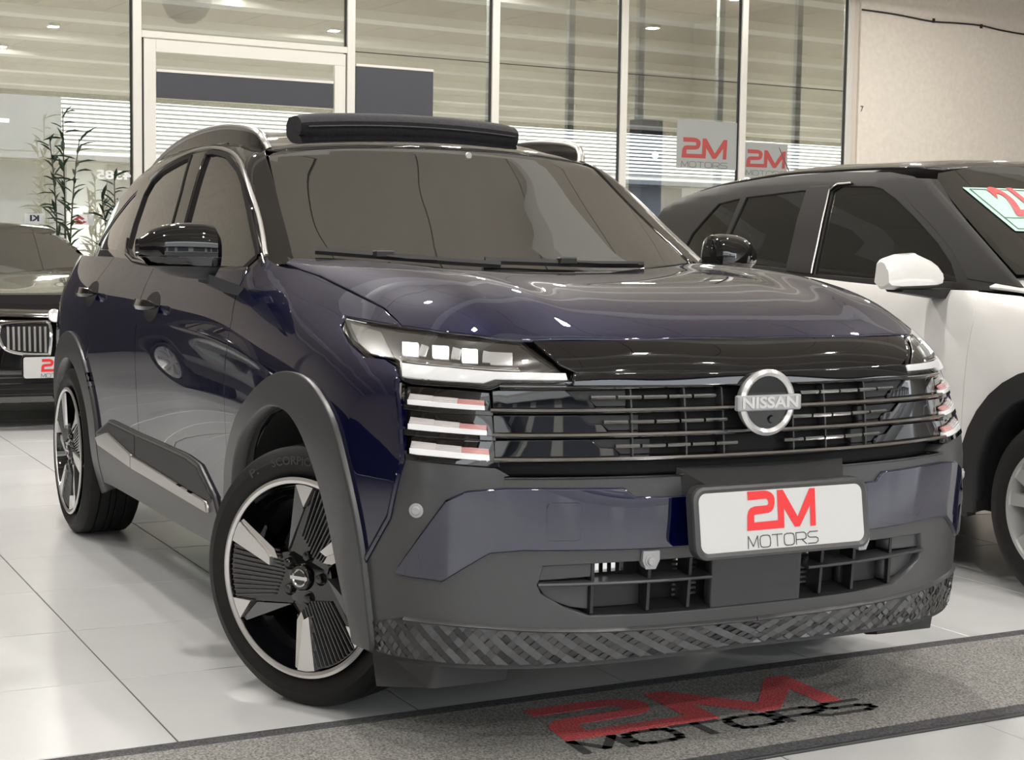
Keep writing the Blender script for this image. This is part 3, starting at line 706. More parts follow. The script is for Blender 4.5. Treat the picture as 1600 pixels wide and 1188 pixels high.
# --- gloss panel between the lamps and the lip under it
panel_sym('nose_panel', body, PF, [[(-.536, .977), (-.29, .979), (0, .982), (0, .905), (-.20, .906), (-.468, .910), (-.50, .928)]], 'gloss_black', CAR, off=-.002, thick=.02, res=.018)
panel_sym('nose_lip', body, PF, [[(-.472, .905), (-.20, .901), (0, .900), (0, .877), (-.20, .877), (-.478, .880)]], 'gloss_black', CAR, off=.006, thick=.03, res=.02, round_=.006)
# --- upper grille: dark back, three bright blades, gloss end blocks, mid dashes and fins
GR = panel_sym('grille', body, PF, [[(0, .880), (-.47, .884), (-.63, .876), (-.655, .868), (-.652, .694), (-.615, .672), (-.506, .668), (-.22, .668), (0, .668)]], 'void_black', CAR, off=-.045, thick=0, res=.03)
for z in (.822, .767, .713):
    ys = np.linspace(-.652, .652, 60)
    sweep(body, PF, [(y, z) for y in ys], [(.004, -.004), (.008, .0), (.004, .005), (-.03, .010), (-.034, .004), (-.01, -.006)], 'grille_blade', 'dark_chrome', GR, res=.05)
for z in (.876, .674):
    sweep(body, PF, [(y, z) for y in np.linspace(-.632, .632, 60)], [(.002, -.004), (.007, .0), (.002, .004), (-.04, .006), (-.04, -.006)], 'grille_frame', 'dark_chrome', GR, res=.05)
rows = [(.828, .872, .44), (.773, .815, .412), (.719, .760, .385)]
for z0, z1, ye in rows:
    h = z1-z0
    panel('end_block', body, PF, [[(-.648, z0+.002), (-.648, z1-.004), (-ye-.055, z1-.004), (-ye-.03, z0+h*.45), (-ye, z0+h*.40), (-ye+.012, z0+.002)]], 'gloss_black', GR, off=-.016, thick=.03, res=.03, both=True)
    panel('end_block', body, PF, [[(-ye-.05, z1-.004), (-ye-.026, z0+h*.5), (-ye+.005, z0+h*.45), (-ye+.02, z0+.006), (-ye+.09, z0+.006), (-ye+.092, z1-.004)]], 'black_plastic', GR, off=-.024, thick=.02, res=.03, both=True)
    zm = z0+h*.56
    for s in (-1, 1):
        y = ye-.004
        while y-.062 > .085 if z0 > .76 else y-.062 > 0:
            y1 = y-.058
            sweep(body, PF, [(s*y, zm), (s*(y+y1)/2, zm), (s*y1, zm)], [(-.012, -.004), (-.009, 0), (-.012, .004), (-.03, .004), (-.03, -.004)], 'grille_dash', 'dark_chrome', GR)
            y -= .064
        for yf in (.335, .20, .10):
            b = MB(); P, _ = press(body, PF, np.array([(s*yf, z0), (s*yf, z1)]))
            b.add([P[0]+(-.018, -.002, 0), P[0]+(-.018, .002, 0), P[1]+(-.018, .002, 0), P[1]+(-.018, -.002, 0), P[0]+(-.045, -.002, 0), P[0]+(-.045, .002, 0), P[1]+(-.045, .002, 0), P[1]+(-.045, -.002, 0)], [(0, 1, 2, 3), (0, 3, 7, 4), (1, 5, 6, 2)]); b.build('grille_fin', 'grey_plastic', GR, False)
# --- vertical light clusters beside the grille
UN = panel('light_cluster', body, PC, [[(-.010, .873), (.197, .862), (.225, .701), (.023, .713)]], 'gloss_black', CAR, off=-.016, thick=.03, res=.02, both=True)
def usub(name, pts, m, off, thick=.006, res=.02, round_=.002):
    V, F, N = panel_data(body, PC, [np.array(pts, float)], off, thick, res, round_)
    mk(name, V, F, m, UN[0], True, N); mk(name, *mirror_y(V, F, N)[:2], m, UN[1], True, N*[1, -1, 1])
def quad(q, a0, a1, b0, b1):
    q = np.array(q); P = lambda a, b_: (q[0]*(1-a)+q[1]*a)*(1-b_)+(q[3]*(1-a)+q[2]*a)*b_
    return [P(a0, b0), P(a1, b0), P(a1, b1), P(a0, b1)]
for q in ([(.008, .854), (.188, .846), (.191, .823), (.013, .829)], [(.019, .803), (.197, .792), (.201, .768), (.024, .775)], [(.033, .751), (.207, .741), (.212, .713), (.039, .722)]):
    usub('light_strip', quad(q, 0, 1, .62, 1), 'drl_white', .004, .018)
    for k in range(3):
        for r in range(3): usub('light_ridge', quad(q, k/3+.01, (k+1)/3, .04+.19*r+.04*k, .17+.19*r+.04*k), 'strip_white' if k < 2 else 'strip_pink_reflection', -.004+.003*r, .010)  # inner third pink: a red reflection painted into the colour
    usub('strip_shelf', quad(q, -.06, 1.10, 1.08, 1.45), 'gloss_black', .004, .02)
sweep(body, PC, [(-.018, .873), (-.005, .80), (.016, .713)], [(-.01, -.004), (.002, -.004), (.004, 0), (.002, .004), (-.01, .004)], 'cluster_edge', 'chrome', CAR, both=True)
# --- lower intake
IN = panel('lower_intake', body, PF, [[(-.56, .49), (.56, .49), (.56, .35), (-.56, .35)]], 'void_black', CAR, off=-.075, thick=0, res=.05)[0]
for s in (1,):
    panel('intake_blank', body, PF, [[(-.547, .470), (-.43, .474), (-.43, .446), (-.552, .440)]], 'grey_plastic', IN, off=-.012, thick=.04, both=True)
    panel('intake_blank', body, PF, [[(-.552, .424), (-.43, .424), (-.43, .368), (-.48, .376), (-.53, .396)]], 'grey_plastic', IN, off=-.022, thick=.03, both=True)
    panel('intake_blank', body, PF, [[(-.42, .424), (-.29, .424), (-.29, .366), (-.42, .366)]], 'black_plastic', IN, off=-.045, thick=.02, both=True)
sweep(body, PF, [(y, .431) for y in np.linspace(-.556, -.138, 20)], [(.004, -.003), (.006, .0), (.004, .004), (-.055, .006), (-.055, -.004)], 'intake_bar', 'grey_plastic', IN, both=True)
sweep(body, PF, [(y, .354) for y in np.linspace(-.45, .45, 24)], [(-.002, -.006), (-.002, .0), (-.07, .012), (-.07, -.006)], 'intake_floor', 'black_plastic', IN)
for y in (-.43, -.295, -.19):
    for s in (-1, 1):
        b = MB(); P, _ = press(body, PF, np.array([(y*s, .36), (y*s, .478)]))
        b.add([P[k]+(dx, dy, 0) for k in (0, 1) for dx, dy in ((-.010, -.004), (-.010, .004), (-.06, .004), (-.06, -.004))], [(0, 1, 5, 4), (1, 2, 6, 5), (0, 4, 7, 3)]); b.build('intake_post', 'black_plastic', IN, False)
for s in (-1, 1):
    for k in range(9):
        z = .365+.012*k
        b = MB(); b.box((.800, min(s*.135, s*.20), z), (.806, max(s*.135, s*.20), z+.005)); b.build('radiator_fin', 'satin_silver', IN, False)
for k in range(5):
    b = MB(); b.box((.782, -.425+.022*k, .445), (.79, -.414+.022*k, .472)); b.build('radiator_tube', 'chrome', IN, False)
panel('radar_cover', body, PF, [[(-.133, .482), (.118, .482), (.124, .349), (-.130, .352)]], 'black_satin', CAR, off=-.004, thick=.03, res=.03, label='flat dark radar cover in the lower intake')
# --- parking sensors
def sensor(y, z, plane, big, s_col):
    P, N = press(body, plane, np.array([[y, z]])); p, n = Vector(P[0]), Vector(N[0])
    for s in (-1, 1):
        q = Matrix.Diagonal((1, s, 1, 1)) if s == 1 else None
        nn = Vector((n.x, n.y*s, n.z)) ; pp = Vector((p.x, p.y*s, p.z)); rot = nn.to_track_quat('Z', 'Y').to_matrix()
        b = MB().lathe([(0, .006), (.0085, .006), (.0095, .005), (.0105, .003), (.014, .003), (.0165, .002), (.017, -.004)], 20, 'z')
        if big: b = MB().prism([(-.020, .022), (.020, .022), (.021, .0), (.012, -.020), (-.012, -.020), (-.021, 0)], -.02, .010); b.lathe([(0, .018), (.009, .018), (.011, .012), (.015, .012), (.016, .009)], 20, 'z')
        b.xf(lambda v: pp+rot@v); b.build('parking_sensor', s_col, CAR)
sensor(.061, .596, PC, False, 'sensor_grey'); sensor(-.303, .482, PF, True, 'sensor_grey')
# --- badge
BZ = .834; bp, bn = press(body, PF, np.array([[0., BZ]])); bx = float(bp[0][0])+.012
b = MB().lathe([(.070, -.02), (.078, .0), (.078, .008), (.070, .014), (.062, .008), (.062, .0)], 56, 'x'); b.xf(lambda v: Vector((bx+v.x, v.y, BZ+v.z))); BADGE = b.build('badge', 'badge_silver', CAR)
b = MB().lathe([(0, .004), (.064, .004), (.064, -.01)], 48, 'x'); b.xf(lambda v: Vector((bx+v.x, v.y, BZ+v.z))); b.build('badge_disc', 'gloss_black', BADGE)
b = MB().box((bx, -.090, BZ-.018), (bx+.018, .090, BZ+.018), .003); b.build('badge_bar', 'badge_bar', BADGE, False)
b = MB().lathe([(0, .010), (.007, .010), (.010, .004)], 20, 'x'); b.xf(lambda v: Vector((bx+v.x, .012+v.y, BZ-.040+v.z))); b.build('camera_eye', 'gloss_black', BADGE)
def text_mesh(name, s, size, m, parent, fr, depth=.002, width=None, bold=0.):
    cu = bpy.data.curves.new(name, 'FONT'); cu.body = s; cu.size = size; cu.extrude = 0; cu.align_x = 'CENTER'; cu.align_y = 'CENTER'; cu.offset = bold; cu.resolution_u = 4
    o = bpy.data.objects.new(name, cu); COL.objects.link(o); dg = bpy.context.evaluated_depsgraph_get(); me = bpy.data.meshes.new_from_object(o.evaluated_get(dg))
    V = np.array([v.co for v in me.vertices]); F = [list(p.vertices) for p in me.polygons]; bpy.data.objects.remove(o); bpy.data.meshes.remove(me); bpy.data.curves.remove(cu)
    if width: V[:, 0] *= width/(V[:, 0].max()-V[:, 0].min())
    return mk(name, [fr(x, y, depth) for x, y, _ in V], F, m, parent, False)
text_mesh('badge_letters', 'NISSAN', .036, 'plate_white', BADGE, lambda u, v, w: (bx+.0185+w*.5, u, BZ+v), .002, .158, .0012)
# --- number plate with its holder
PX = .950
b = MB(); rr = lambda w, h, r: [(sx*(w-r)+r*math.cos(t), sz*(h-r)+r*math.sin(t)) for sx, sz, a in ((1, 1, 0), (-1, 1, 90), (-1, -1, 180), (1, -1, 270)) for t in np.radians(np.linspace(a, a+90, 7))]
PCY, PCZ = .004, .572
def pfr(u, v, w): return (PX+w+(-.012*(v/.08)), PCY+u, PCZ+v)
b.prism(rr(.248, .083, .032), -.022, .0, pfr); PL = b.build('plate_holder', 'grey_plastic', CAR, False)
b = MB(); R = [[pfr(u, v, w) for u, v in rr(a, h, r)] for a, h, r, w in ((.248, .083, .032, 0), (.246, .081, .030, .006), (.240, .075, .026, .008), (.230, .066, .020, .003))]; b.rings(R); b.build('plate_rim', 'grey_plastic', PL)
poly_mesh('number_plate', [rr(.231, .067, .020)], 'plate_white', PL, lambda u, v, w: pfr(u, v, .003+w), .001)['label'] = 'white plate with red and grey lettering'
b = MB(); b.add([(PX-.03, -.19, .655), (PX-.03, .20, .655), (.865, .24, .69), (.865, -.235, .69), (PX-.03, -.19, .60), (PX-.03, .20, .60), (.865, .24, .60), (.865, -.235, .60)], [(0, 1, 2, 3), (0, 4, 5, 1), (0, 3, 7, 4), (1, 5, 6, 2)]); b.build('plate_bracket', 'black_plastic', CAR, False)
LOGO = [(.03, .446), (.26, .447), (.32, .437), (.366, .415), (.398, .38), (.41, .344), (.405, .29), (.385, .235), (.355, .205), (.313, .189), (.125, .178), (.107, .170), (.104, .089), (.443, .095), (.45, .441), (.534, .441), (.725, .121), (.916, .436), (.997, .435), (.98, 0), (.90, 0), (.911, .241), (.748, .006), (.676, .005), (.534, .23), (.524, .003), (0, 0), (.012, .17), (.028, .22), (.061, .256), (.122, .272), (.29, .275), (.308, .282), (.315, .296), (.313, .331), (.305, .346), (.282, .351), (.03, .347)]
def strokes():
    """thin wide capitals MOTORS as stroke lines in a 1 x .14 box"""
    w, h = .145, .135; out = []; x = 0.
    def rrect(x0): r = .04; return [(x0+r, 0), (x0+w-r, 0), (x0+w-.01, .01), (x0+w, r), (x0+w, h-r), (x0+w-.01, h-.01), (x0+w-r, h), (x0+r, h), (x0+.01, h-.01), (x0, h-r), (x0, r), (x0+.01, .01), (x0+r, 0)]
    st = .171
    out.append([(0, 0), (.008, h), (w*.5, .02), (w-.008, h), (w, 0)])
    out.append(rrect(st)); out.append([(2*st, h), (2*st+w, h)]); out.append([(2*st+w/2, h), (2*st+w/2, 0)])
    out.append(rrect(3*st))
    a = 4*st; out.append([(a, 0), (a, h), (a+w-.03, h), (a+w, h-.02), (a+w, h*.5), (a+w-.03, h*.4), (a, h*.4)]); out.append([(a+w*.55, h*.4), (a+w, 0)])
    a = 5*st; out.append([(a+w, h), (a+.03, h), (a, h-.02), (a, h*.65), (a+.03, h*.52), (a+w-.03, h*.5), (a+w, h*.38), (a+w, .02), (a+w-.03, 0), (a, 0)])
    return out
def stroke_mesh(name, m, parent, fr, wd=.010):
    b = MB()
    for L in strokes():
        for p, q in zip(L[:-1], L[1:]):
            d = Vector(q)-Vector(p); l = d.length
            if l < 1e-6: continue
            d /= l; n = Vector((-d.y, d.x))*wd/2; p2 = Vector(p)-d*wd*.4; q2 = Vector(q)+d*wd*.4
            b.add([fr(*(p2+n), 0), fr(*(p2-n), 0), fr(*(q2-n), 0), fr(*(q2+n), 0)], [(3, 2, 1, 0)])
    return b.build(name, m, parent, False)
def logo(parent, fr, red='logo_red', grey='logo_grey', wd=.011, gap=.20):
    """fr(u, v, w): u along 0..1, v up"""
    poly_mesh('red_letters', [LOGO], red, parent, fr, .0)
    stroke_mesh('grey_letters', grey, parent, lambda u, v, w: fr(u, v-gap, w), wd)
k = .198
logo(PL, lambda u, v, w: pfr((u-.5)*k-.005, (v-.115)*k*1.0, .0052))
# --- greenhouse
side_out = [(-.52, 1.10), (-.545, 1.165), (-.66, 1.237), (-.765, 1.312), (-.917, 1.398), (-1.03, 1.455), (-1.12, 1.490), (-1.2, 1.523), (-1.4, 1.545), (-1.7, 1.556), (-1.95, 1.546), (-2.2, 1.512), (-2.5, 1.445), (-2.8, 1.345), (-3.05, 1.25), (-3.22, 1.15), (-3.24, 1.08)]
wf = [(-.572, 1.152), (-.659, 1.112), (-.72, 1.110), (-1.43, 1.110), (-1.41, 1.252), (-1.497, 1.497), (-1.42, 1.497), (-1.321, 1.487), (-1.225, 1.474), (-1.132, 1.449), (-1.03, 1.420), (-.937, 1.380), (-.785, 1.293), (-.68, 1.225), (-.60, 1.175)]
wr = [(-1.53, 1.112), (-1.62, 1.365), (-1.70, 1.495), (-1.76, 1.493), (-1.931, 1.472), (-2.06, 1.452), (-2.15, 1.42), (-2.19, 1.37), (-2.17, 1.26), (-2.11, 1.16), (-2.02, 1.130), (-1.85, 1.116)]
wq = [(-2.33, 1.16), (-2.36, 1.30), (-2.37, 1.395), (-2.5, 1.36), (-2.7, 1.285), (-2.86, 1.21), (-2.9, 1.175), (-2.7, 1.155)]
panel('side_frame', house, PS, [side_out, wf, wr, wq], 'gloss_black', CAR, thick=.012, res=.025, both=True)
panel('side_window', house, PS, [wf], 'side_glass', CAR, off=-.006, thick=0, res=.03, both=True)
panel('side_window', house, PS, [wr], 'side_glass', CAR, off=-.006, thick=0, res=.03, both=True)
panel('quarter_window', house, PS, [wq], 'side_glass', CAR, off=-.006, thick=0, res=.03, both=True)
panel('a_pillar', house, PA, [[(-.47, -.69, 1.135), (-.60, -.666, 1.217), (-.723, -.645, 1.294), (-.87, -.620, 1.390), (-1.0, -.597, 1.472), (-1.04, -.590, 1.492), (-1.12, -.61, 1.512), (-1.22, -.634, 1.495), (-1.132, -.661, 1.459), (-1.03, -.678, 1.428), (-.927, -.692, 1.388), (-.775, -.714, 1.301), (-.67, -.733, 1.232), (-.565, -.751, 1.165), (-.535, -.765, 1.12)]], 'gloss_black', CAR, off=.002, thick=.012, res=.02, both=True)
trim = smooth_line([(-.535, -.750, 1.152), (-.66, -.730, 1.240), (-.800, -.705, 1.324), (-.965, -.68, 1.415), (-1.10, -.66, 1.462), (-1.24, -.640, 1.490), (-1.40, -.63, 1.508), (-1.56, -.63, 1.516), (-1.75, -.63, 1.511), (-1.97, -.64, 1.488), (-2.12, -.645, 1.462), (-2.22, -.65, 1.432)], 4)
sweep(house, PA, trim, [(-.004, -.007), (.006, -.006), (.008, 0), (.006, .006), (-.004, .007)], 'window_trim', 'satin_silver', CAR, both=True)
belt = [(-.62, 1.112), (-.72, 1.103), (-1.2, 1.103), (-1.6, 1.108), (-1.95, 1.120), (-2.10, 1.145), (-2.18, 1.20)]
sweep(house, PS, belt, [(-.004, -.008), (.006, -.007), (.008, 0), (.006, .006), (-.004, .007)], 'belt_trim', 'gloss_black', CAR, both=True)
for L_ in (wf, wr):
    q = np.array(L_); q = np.vstack([q, q[:1]]); sweep(house, PS, q, [(-.006, -.009), (.003, -.008), (.003, .008), (-.006, .009)], 'window_seal', 'seal_black', CAR, both=True, cap=False)
# door pillar strip
panel('pillar_strip', house, PS, [[(-1.445, 1.114), (-1.425, 1.25), (-1.512, 1.497), (-1.56, 1.497), (-1.49, 1.25), (-1.485, 1.114)]], 'gloss_black', CAR, off=.004, thick=.01, both=True)
# windscreen, cowl
ws = [(0, 1.113), (-.153, 1.114), (-.342, 1.124), (-.516, 1.140), (-.684, 1.152), (-.642, 1.294), (-.594, 1.470), (-.575, 1.480), (-.548, 1.486), (-.362, 1.501), (-.2, 1.508), (0, 1.511)]
panel_sym('windscreen', house, PF, [ws], 'car_glass', CAR, off=-.003, thick=.006, res=.025)
cw = [(-.20, 0), (-.215, -.2), (-.26, -.38), (-.33, -.55), (-.42, -.70), (-.50, -.69), (-.46, -.55), (-.40, -.38), (-.36, -.2), (-.35, 0)]
panel_sym('cowl', lambda p: p[..., 2]-(HOOD(p[..., 0], p[..., 1])-.018), PT, [cw], 'black_plastic', CAR, thick=0, res=.03)
# wipers
def wip(pts, blade):
    o = MB().tube(pts, .006, 6).build('wiper_arm', 'black_plastic', CAR); MB().tube(blade, .0075, 6, flat=1.6).build('wiper_blade', 'black_plastic', o); return o
def onws(y, z, off=.014):
    P, N = press(house, PF, np.array([[y, z]])); return P[0]+N[0]*off
wip([onws(-.30, 1.122, .03), onws(-.38, 1.132, .022), onws(-.45, 1.142, .02)], [onws(y, z) for y, z in ((-.62, 1.158), (-.45, 1.146), (-.25, 1.132), (-.10, 1.124))])
wip([onws(.38, 1.118, .03), onws(.25, 1.124, .022), onws(.13, 1.130, .02)], [onws(y, z) for y, z in ((-.14, 1.136), (.05, 1.132), (.22, 1.128), (.42, 1.128))])
for y, z in ((-.44, 1.145), (.13, 1.132)):
    p = onws(y, z, .022); b = MB().box((p[0]-.012, p[1]-.030, p[2]-.012), (p[0]+.014, p[1]+.030, p[2]+.010), .004); b.build('wiper_joint', 'black_plastic', CAR, False)
# rain sensor / mirror foot behind the glass shows as a small disc
p = onws(.066, 1.488, .002); b = MB().lathe([(0, .003), (.010, .003), (.012, 0)], 16, 'x'); b.xf(lambda v: Vector((p[0]+v.x, p[1]+v.y, p[2]+v.z))); b.build('rain_sensor', 'satin_silver', CAR)
# roof
rf = [(-.945, 0), (-.950, -.20), (-.972, -.362), (-1.005, -.548), (-1.03, -.585), (-1.15, -.605), (-1.5, -.612), (-2.0, -.612), (-2.5, -.585), (-2.9, -.54), (-3.06, -.48), (-3.10, 0)]
panel_sym('roof', house, PT, [rf], 'gloss_black', CAR, thick=.01, res=.03)
panel('tailgate', house, PR, [[(-.60, 1.06), (-.50, 1.32), (-.40, 1.40), (.40, 1.40), (.50, 1.32), (.60, 1.06)]], 'gloss_black', CAR, thick=0, res=.05)
panel('tailgate', lambda p: smax(np.abs(p[..., 1])-.62, -p[..., 0]-3.42-.06*np.cos(p[..., 1]*2.2), .05), PR, [[(-.58, .3), (-.58, 1.08), (.58, 1.08), (.58, .3)]], 'navy_paint', CAR, thick=0, res=.06)
# roof rails
for s in (-1, 1):
    pts = smooth_line([(-1.045, -.575, 1.490), (-1.06, -.585, 1.518), (-1.10, -.592, 1.545), (-1.22, -.60, 1.566), (-1.45, -.604, 1.582), (-1.75, -.606, 1.578), (-2.05, -.602, 1.553), (-2.32, -.594, 1.508), (-2.55, -.582, 1.455), (-2.65, -.58, 1.41)], 5)
    MB().tube([(x, -s*y, z+.002) for x, y, z in pts], .014, 10, flat=.85).build('roof_rail', 'satin_silver', CAR)
    R = []
    for i, (x, y, z) in enumerate(pts[3:]):
        R.append([(x, -s*(y+dy), z+dz) for dy, dz in ((-.008, .002), (.008, .002), (.010, -.05), (-.010, -.055))])
    MB().rings(R, cap=True).build('rail_base', 'gloss_black', CAR)
# folded fabric sunroof standing proud of the roof
def roll():
    R = []
    for y in np.linspace(-.41, .405, 25):
        k = (1-abs(y/.412)**14)**.5*.25+.75; zc = 1.606-.10*y*y; xc = -1.24-.10*y*y
        R.append([(xc+a*k, y, zc+h*k) for a, h in ((.052, -.042), (.068, -.022), (.070, .006), (.052, .024), (.020, .036), (-.03, .040), (-.09, .036), (-.12, .010), (-.12, -.04), (0, -.046))])
    return MB().rings(R, cap=True).build('folded_fabric_roof', 'fabric_black', CAR)
roll()
MB().tube([(-1.168-.10*y*y, y, 1.596-.10*y*y) for y in np.linspace(-.39, .385, 13)], .004, 6).build('fabric_seam', 'black_plastic', CAR)
# door mirrors
def make_mirror(s):
    def ring(t, lo, hi, grow=0.):
        y = -.862-.222*t; e = max(.12, 1-max(0., (t-.2)/.8)**2.8)**.5*(.90+.10*min(1, t/.2))*(1-.55*(1-min(1, t/.10))**2)**.5
        zc = 1.160+.010*t; hz = .086*e*(1.0-.10*t)+grow; hx = .066*e*(1-.25*t)+.008+grow; xc = -.650-.055*t; out = []
        for a in np.linspace(0, 2*math.pi, 28, endpoint=False):
            c_, s_ = math.cos(a), math.sin(a); z = zc+hz*math.copysign(abs(s_)**.8, s_); x = xc+hx*math.copysign(abs(c_)**.7, c_)
            out.append((x, s*y, min(max(z, lo), hi)))
        return out
    T = np.linspace(0, 1, 15)
    cap = MB().rings([ring(t, 1.146, 9) for t in T], cap=True).build('mirror_cap', 'gloss_black', CAR)
    MB().rings([ring(t, 1.120, 1.1455, -.002) for t in T], cap=True).build('mirror_lamp', 'gloss_black', cap)
    MB().rings([ring(t, 0, 1.1195, -.003) for t in T], cap=True).build('mirror_housing', 'black_satin', cap)
    b = MB(); R = []
    for t in np.linspace(0, 1, 7):
        x = -.66+.03*t; y = -.90+.085*t; z = 1.085-.035*t; w = .055+.03*t
        R.append([(x-w, s*y, z-.012), (x+w, s*y, z-.018), (x+w*1.05, s*y, z+.012), (x-w, s*y, z+.022)])
    b.rings(R, cap=True).build('mirror_arm', 'black_satin', cap)
for s in (1, -1): make_mirror(s)
# door handles in round cups
def handle(x, z):
    for s in (1, -1):
        P, N = press(body, PS, np.array([[x, z]])); p = P[0]; n = N[0]
        V, F, NN = panel_data(body, PS, [[(x+.095*math.cos(t), z+.050*math.sin(t)) for t in np.linspace(0, 2*math.pi, 24, endpoint=False)]], .0015, .003, .02)
        if s < 0: V, F, NN = mirror_y(V, F, NN)
        cup = mk('handle_cup', V, F, 'void_black', CAR, True, NN)
        R = []
        for t in np.linspace(-1, 1, 11):
            w = .018*(1-t**4)**.5+.004; o = .034*(1-t**4)+.002
            R.append([(x+.105*t, s*(p[1]-o-.012), z+.004-.006*t*0-w*.6), (x+.105*t, s*(p[1]-o-.018), z+.004), (x+.105*t, s*(p[1]-o-.010), z+.004+w), (x+.105*t, s*(p[1]-o), z+.004+w), (x+.105*t, s*(p[1]-o), z+.004-w*.6)])
        MB().rings(R, cap=True).build('door_handle', 'gloss_black', cup)
handle(-1.43, .972); handle(-2.37, .985)
# ------------------------------------------------------------------ wheels (axis y, outer face towards -y)
def tyre_mesh(R=.338, w=.225, rim=.252, n=96):
    h = w/2; prof = [(rim-.004, -h*.80), (rim+.008, -h*.90), (rim+.03, -h*1.0), (rim+.05, -h*1.03), (R-.030, -h*.99), (R-.012, -h*.92), (R-.003, -h*.82)]
    tr = []
    for a in (-.80, -.50, -.46, -.42, -.14, -.10, -.06, .06, .10, .14, .42, .46, .50, .80):
        tr.append((R-(.008 if abs(abs(a)-.46) < .01 or abs(abs(a)-.10) < .01 else 0)-.003*a*a, h*a))
    prof += tr+[(r, -a) for r, a in prof[::-1]]
    return MB().lathe(prof, n, 'y')
def make_wheel(parent, loc, steer=0., flip=False, spin=0., front=True):
    """black three-bladed alloy with ribbed faces and bright corners"""
    W = .225; yo = -W/2; Ri = .252
    b = MB().lathe([(Ri+.004, yo+.002), (Ri+.006, yo-.002), (Ri-.002, yo-.006), (Ri-.010, yo-.002), (Ri-.012, yo+.01), (Ri-.022, yo+.055), (Ri-.045, yo+.075), (Ri-.05, .06), (Ri-.02, .10), (Ri, .11)], 96, 'y')
    hub = b.build('wheel', 'gloss_black', parent)
    lipb = MB().lathe([(Ri+.006, yo-.001), (Ri+.007, yo-.005), (Ri-.001, yo-.009), (Ri-.009, yo-.005), (Ri-.011, yo+.004)], 96, 'y'); lipb.build('rim_lip', 'machined_silver', hub)
    tyre_mesh().build('tyre', 'tyre_rubber', hub)
    MB().lathe([(0, .0), (.15, .0), (.165, .004), (.165, .03), (0, .03)], 40, 'y').build('brake_disc', 'brake_grey', hub)
    pol = lambda r, a: (r*math.cos(math.radians(a)), r*math.sin(math.radians(a)))
    rim = Ri-.010
    def fr(sgn):  # wheel-plane (u, v) seen from outside: u to the viewer's right
        return lambda u, v, w: (u, yo+w, v)
    F0 = fr(1)
    for k in range(3):
        c = 120*k+spin
        P = lambda r, a: pol(r*rim, c+a)
        # dished ribbed blade: flat plate a little behind the rim face
        plate = [P(.98, -19), P(.985, -10), P(.985, 0), P(.985, 10), P(.98, 17), P(.74, 25), P(.33, 62), P(.26, 60), P(.26, -60), P(.33, -50), P(.50, -24)]
        b = MB().prism(plate[::-1], .030, .004, lambda u, v, w: (u, yo+w+.012*max(0, 1-math.hypot(u, v)/rim), v)); sp = b.build('spoke', 'wheel_black', hub, False)
        # ribs run along the blade
        d = np.array(pol(1, c-4)); nrm = np.array([-d[1], d[0]]); rb = MB()
        for j in range(13):
            o = (-.5+j/12)*.160
            r0 = .27+.02*abs(j-6)*(.8 if j > 6 else .5); r1 = math.sqrt(max(.0, .965**2-(o/rim)**2))
            q0 = d*r0*rim+nrm*o*.72; q1 = d*r1*rim+nrm*o
            ang = math.degrees(math.atan2(q1[1], q1[0]))
            t = (q1-q0)/np.linalg.norm(q1-q0); m = np.array([-t[1], t[0]])*.0016
            V = [];
            for q in (q0, q1):
                dd = .012*max(0, 1-np.linalg.norm(q)/rim)
                for sgn, hh in ((-1, .004), (-1, -.003), (1, -.003), (1, .004)): V.append((q[0]+m[0]*sgn, yo+hh+dd, q[1]+m[1]*sgn))
            rb.add(V, [(0, 1, 5, 4), (1, 2, 6, 5), (2, 3, 7, 6), (4, 5, 6, 7), (0, 3, 2, 1)])
        rb.build('spoke_ribs', 'rib_black', sp, False)
        # bright corner pieces
        big = [P(.99, -19.5), P(.995, -26), P(.99, -33), P(.45, -25), P(.42, -14), P(.60, -17)]
        b = MB().prism(big, -.006, .05, lambda u, v, w: (u, yo+w, v)); bigo = b.build('bright_face', 'machined_silver', sp, False)
        wall = [P(.99, -33.5), P(.97, -36), P(.46, -38), P(.36, -30), P(.45, -25.2)]
        MB().prism(wall, .0, .05, lambda u, v, w: (u, yo+w+(.016 if math.hypot(u, v) < .9*rim and False else 0), v)).build('polished_wall', 'polished', sp, False)
        small = [P(.99, 17.5), P(.995, 25), P(.99, 31), P(.76, 24)]
        MB().prism(small[::-1], .05, -.006, lambda u, v, w: (u, yo+w, v)).build('bright_face', 'machined_silver', sp, False)
        side = [P(.985, 31.5), P(.97, 34), P(.34, 62), P(.72, 27)]
        MB().prism(side[::-1], .06, .006, lambda u, v, w: (u, yo+w, v)).build('spoke_wall', 'wall_grey', sp, False)
    MB().lathe([(.085, .05), (.085, .02), (.072, .012), (0, .012)], 36, 'y').xf(lambda v: Vector((v.x, yo+v.y, v.z))).build('hub_centre', 'wheel_black', hub)
    cap = MB().lathe([(.036, .016), (.034, .000), (.030, -.004), (0, -.005)], 32, 'y').xf(lambda v: Vector((v.x, yo+v.y, v.z))).build('centre_cap', 'gloss_black', hub)
    MB().lathe([(.021, -.0045), (.0235, -.0065), (.0205, -.0075), (.018, -.0055)], 28, 'y', loop=True).xf(lambda v: Vector((v.x, yo+v.y, v.z))).build('cap_ring', 'chrome', cap)
    MB().box((-.028, yo-.008, -.0045), (.028, yo-.004, .0045)).build('cap_bar', 'chrome', cap, False)
    for k in range(5):
        a = math.radians(72*k+12+spin); cx, cz = .0572*math.cos(a), .0572*math.sin(a)
        MB().lathe([(.019, .02), (.0185, .010), (.013, .011), (.012, .004), (.009, .001), (0, .0)], 16, 'y').xf(lambda v: Vector((cx+v.x, yo+v.y, cz+v.z))).build('lug_nut', 'gloss_black', hub)
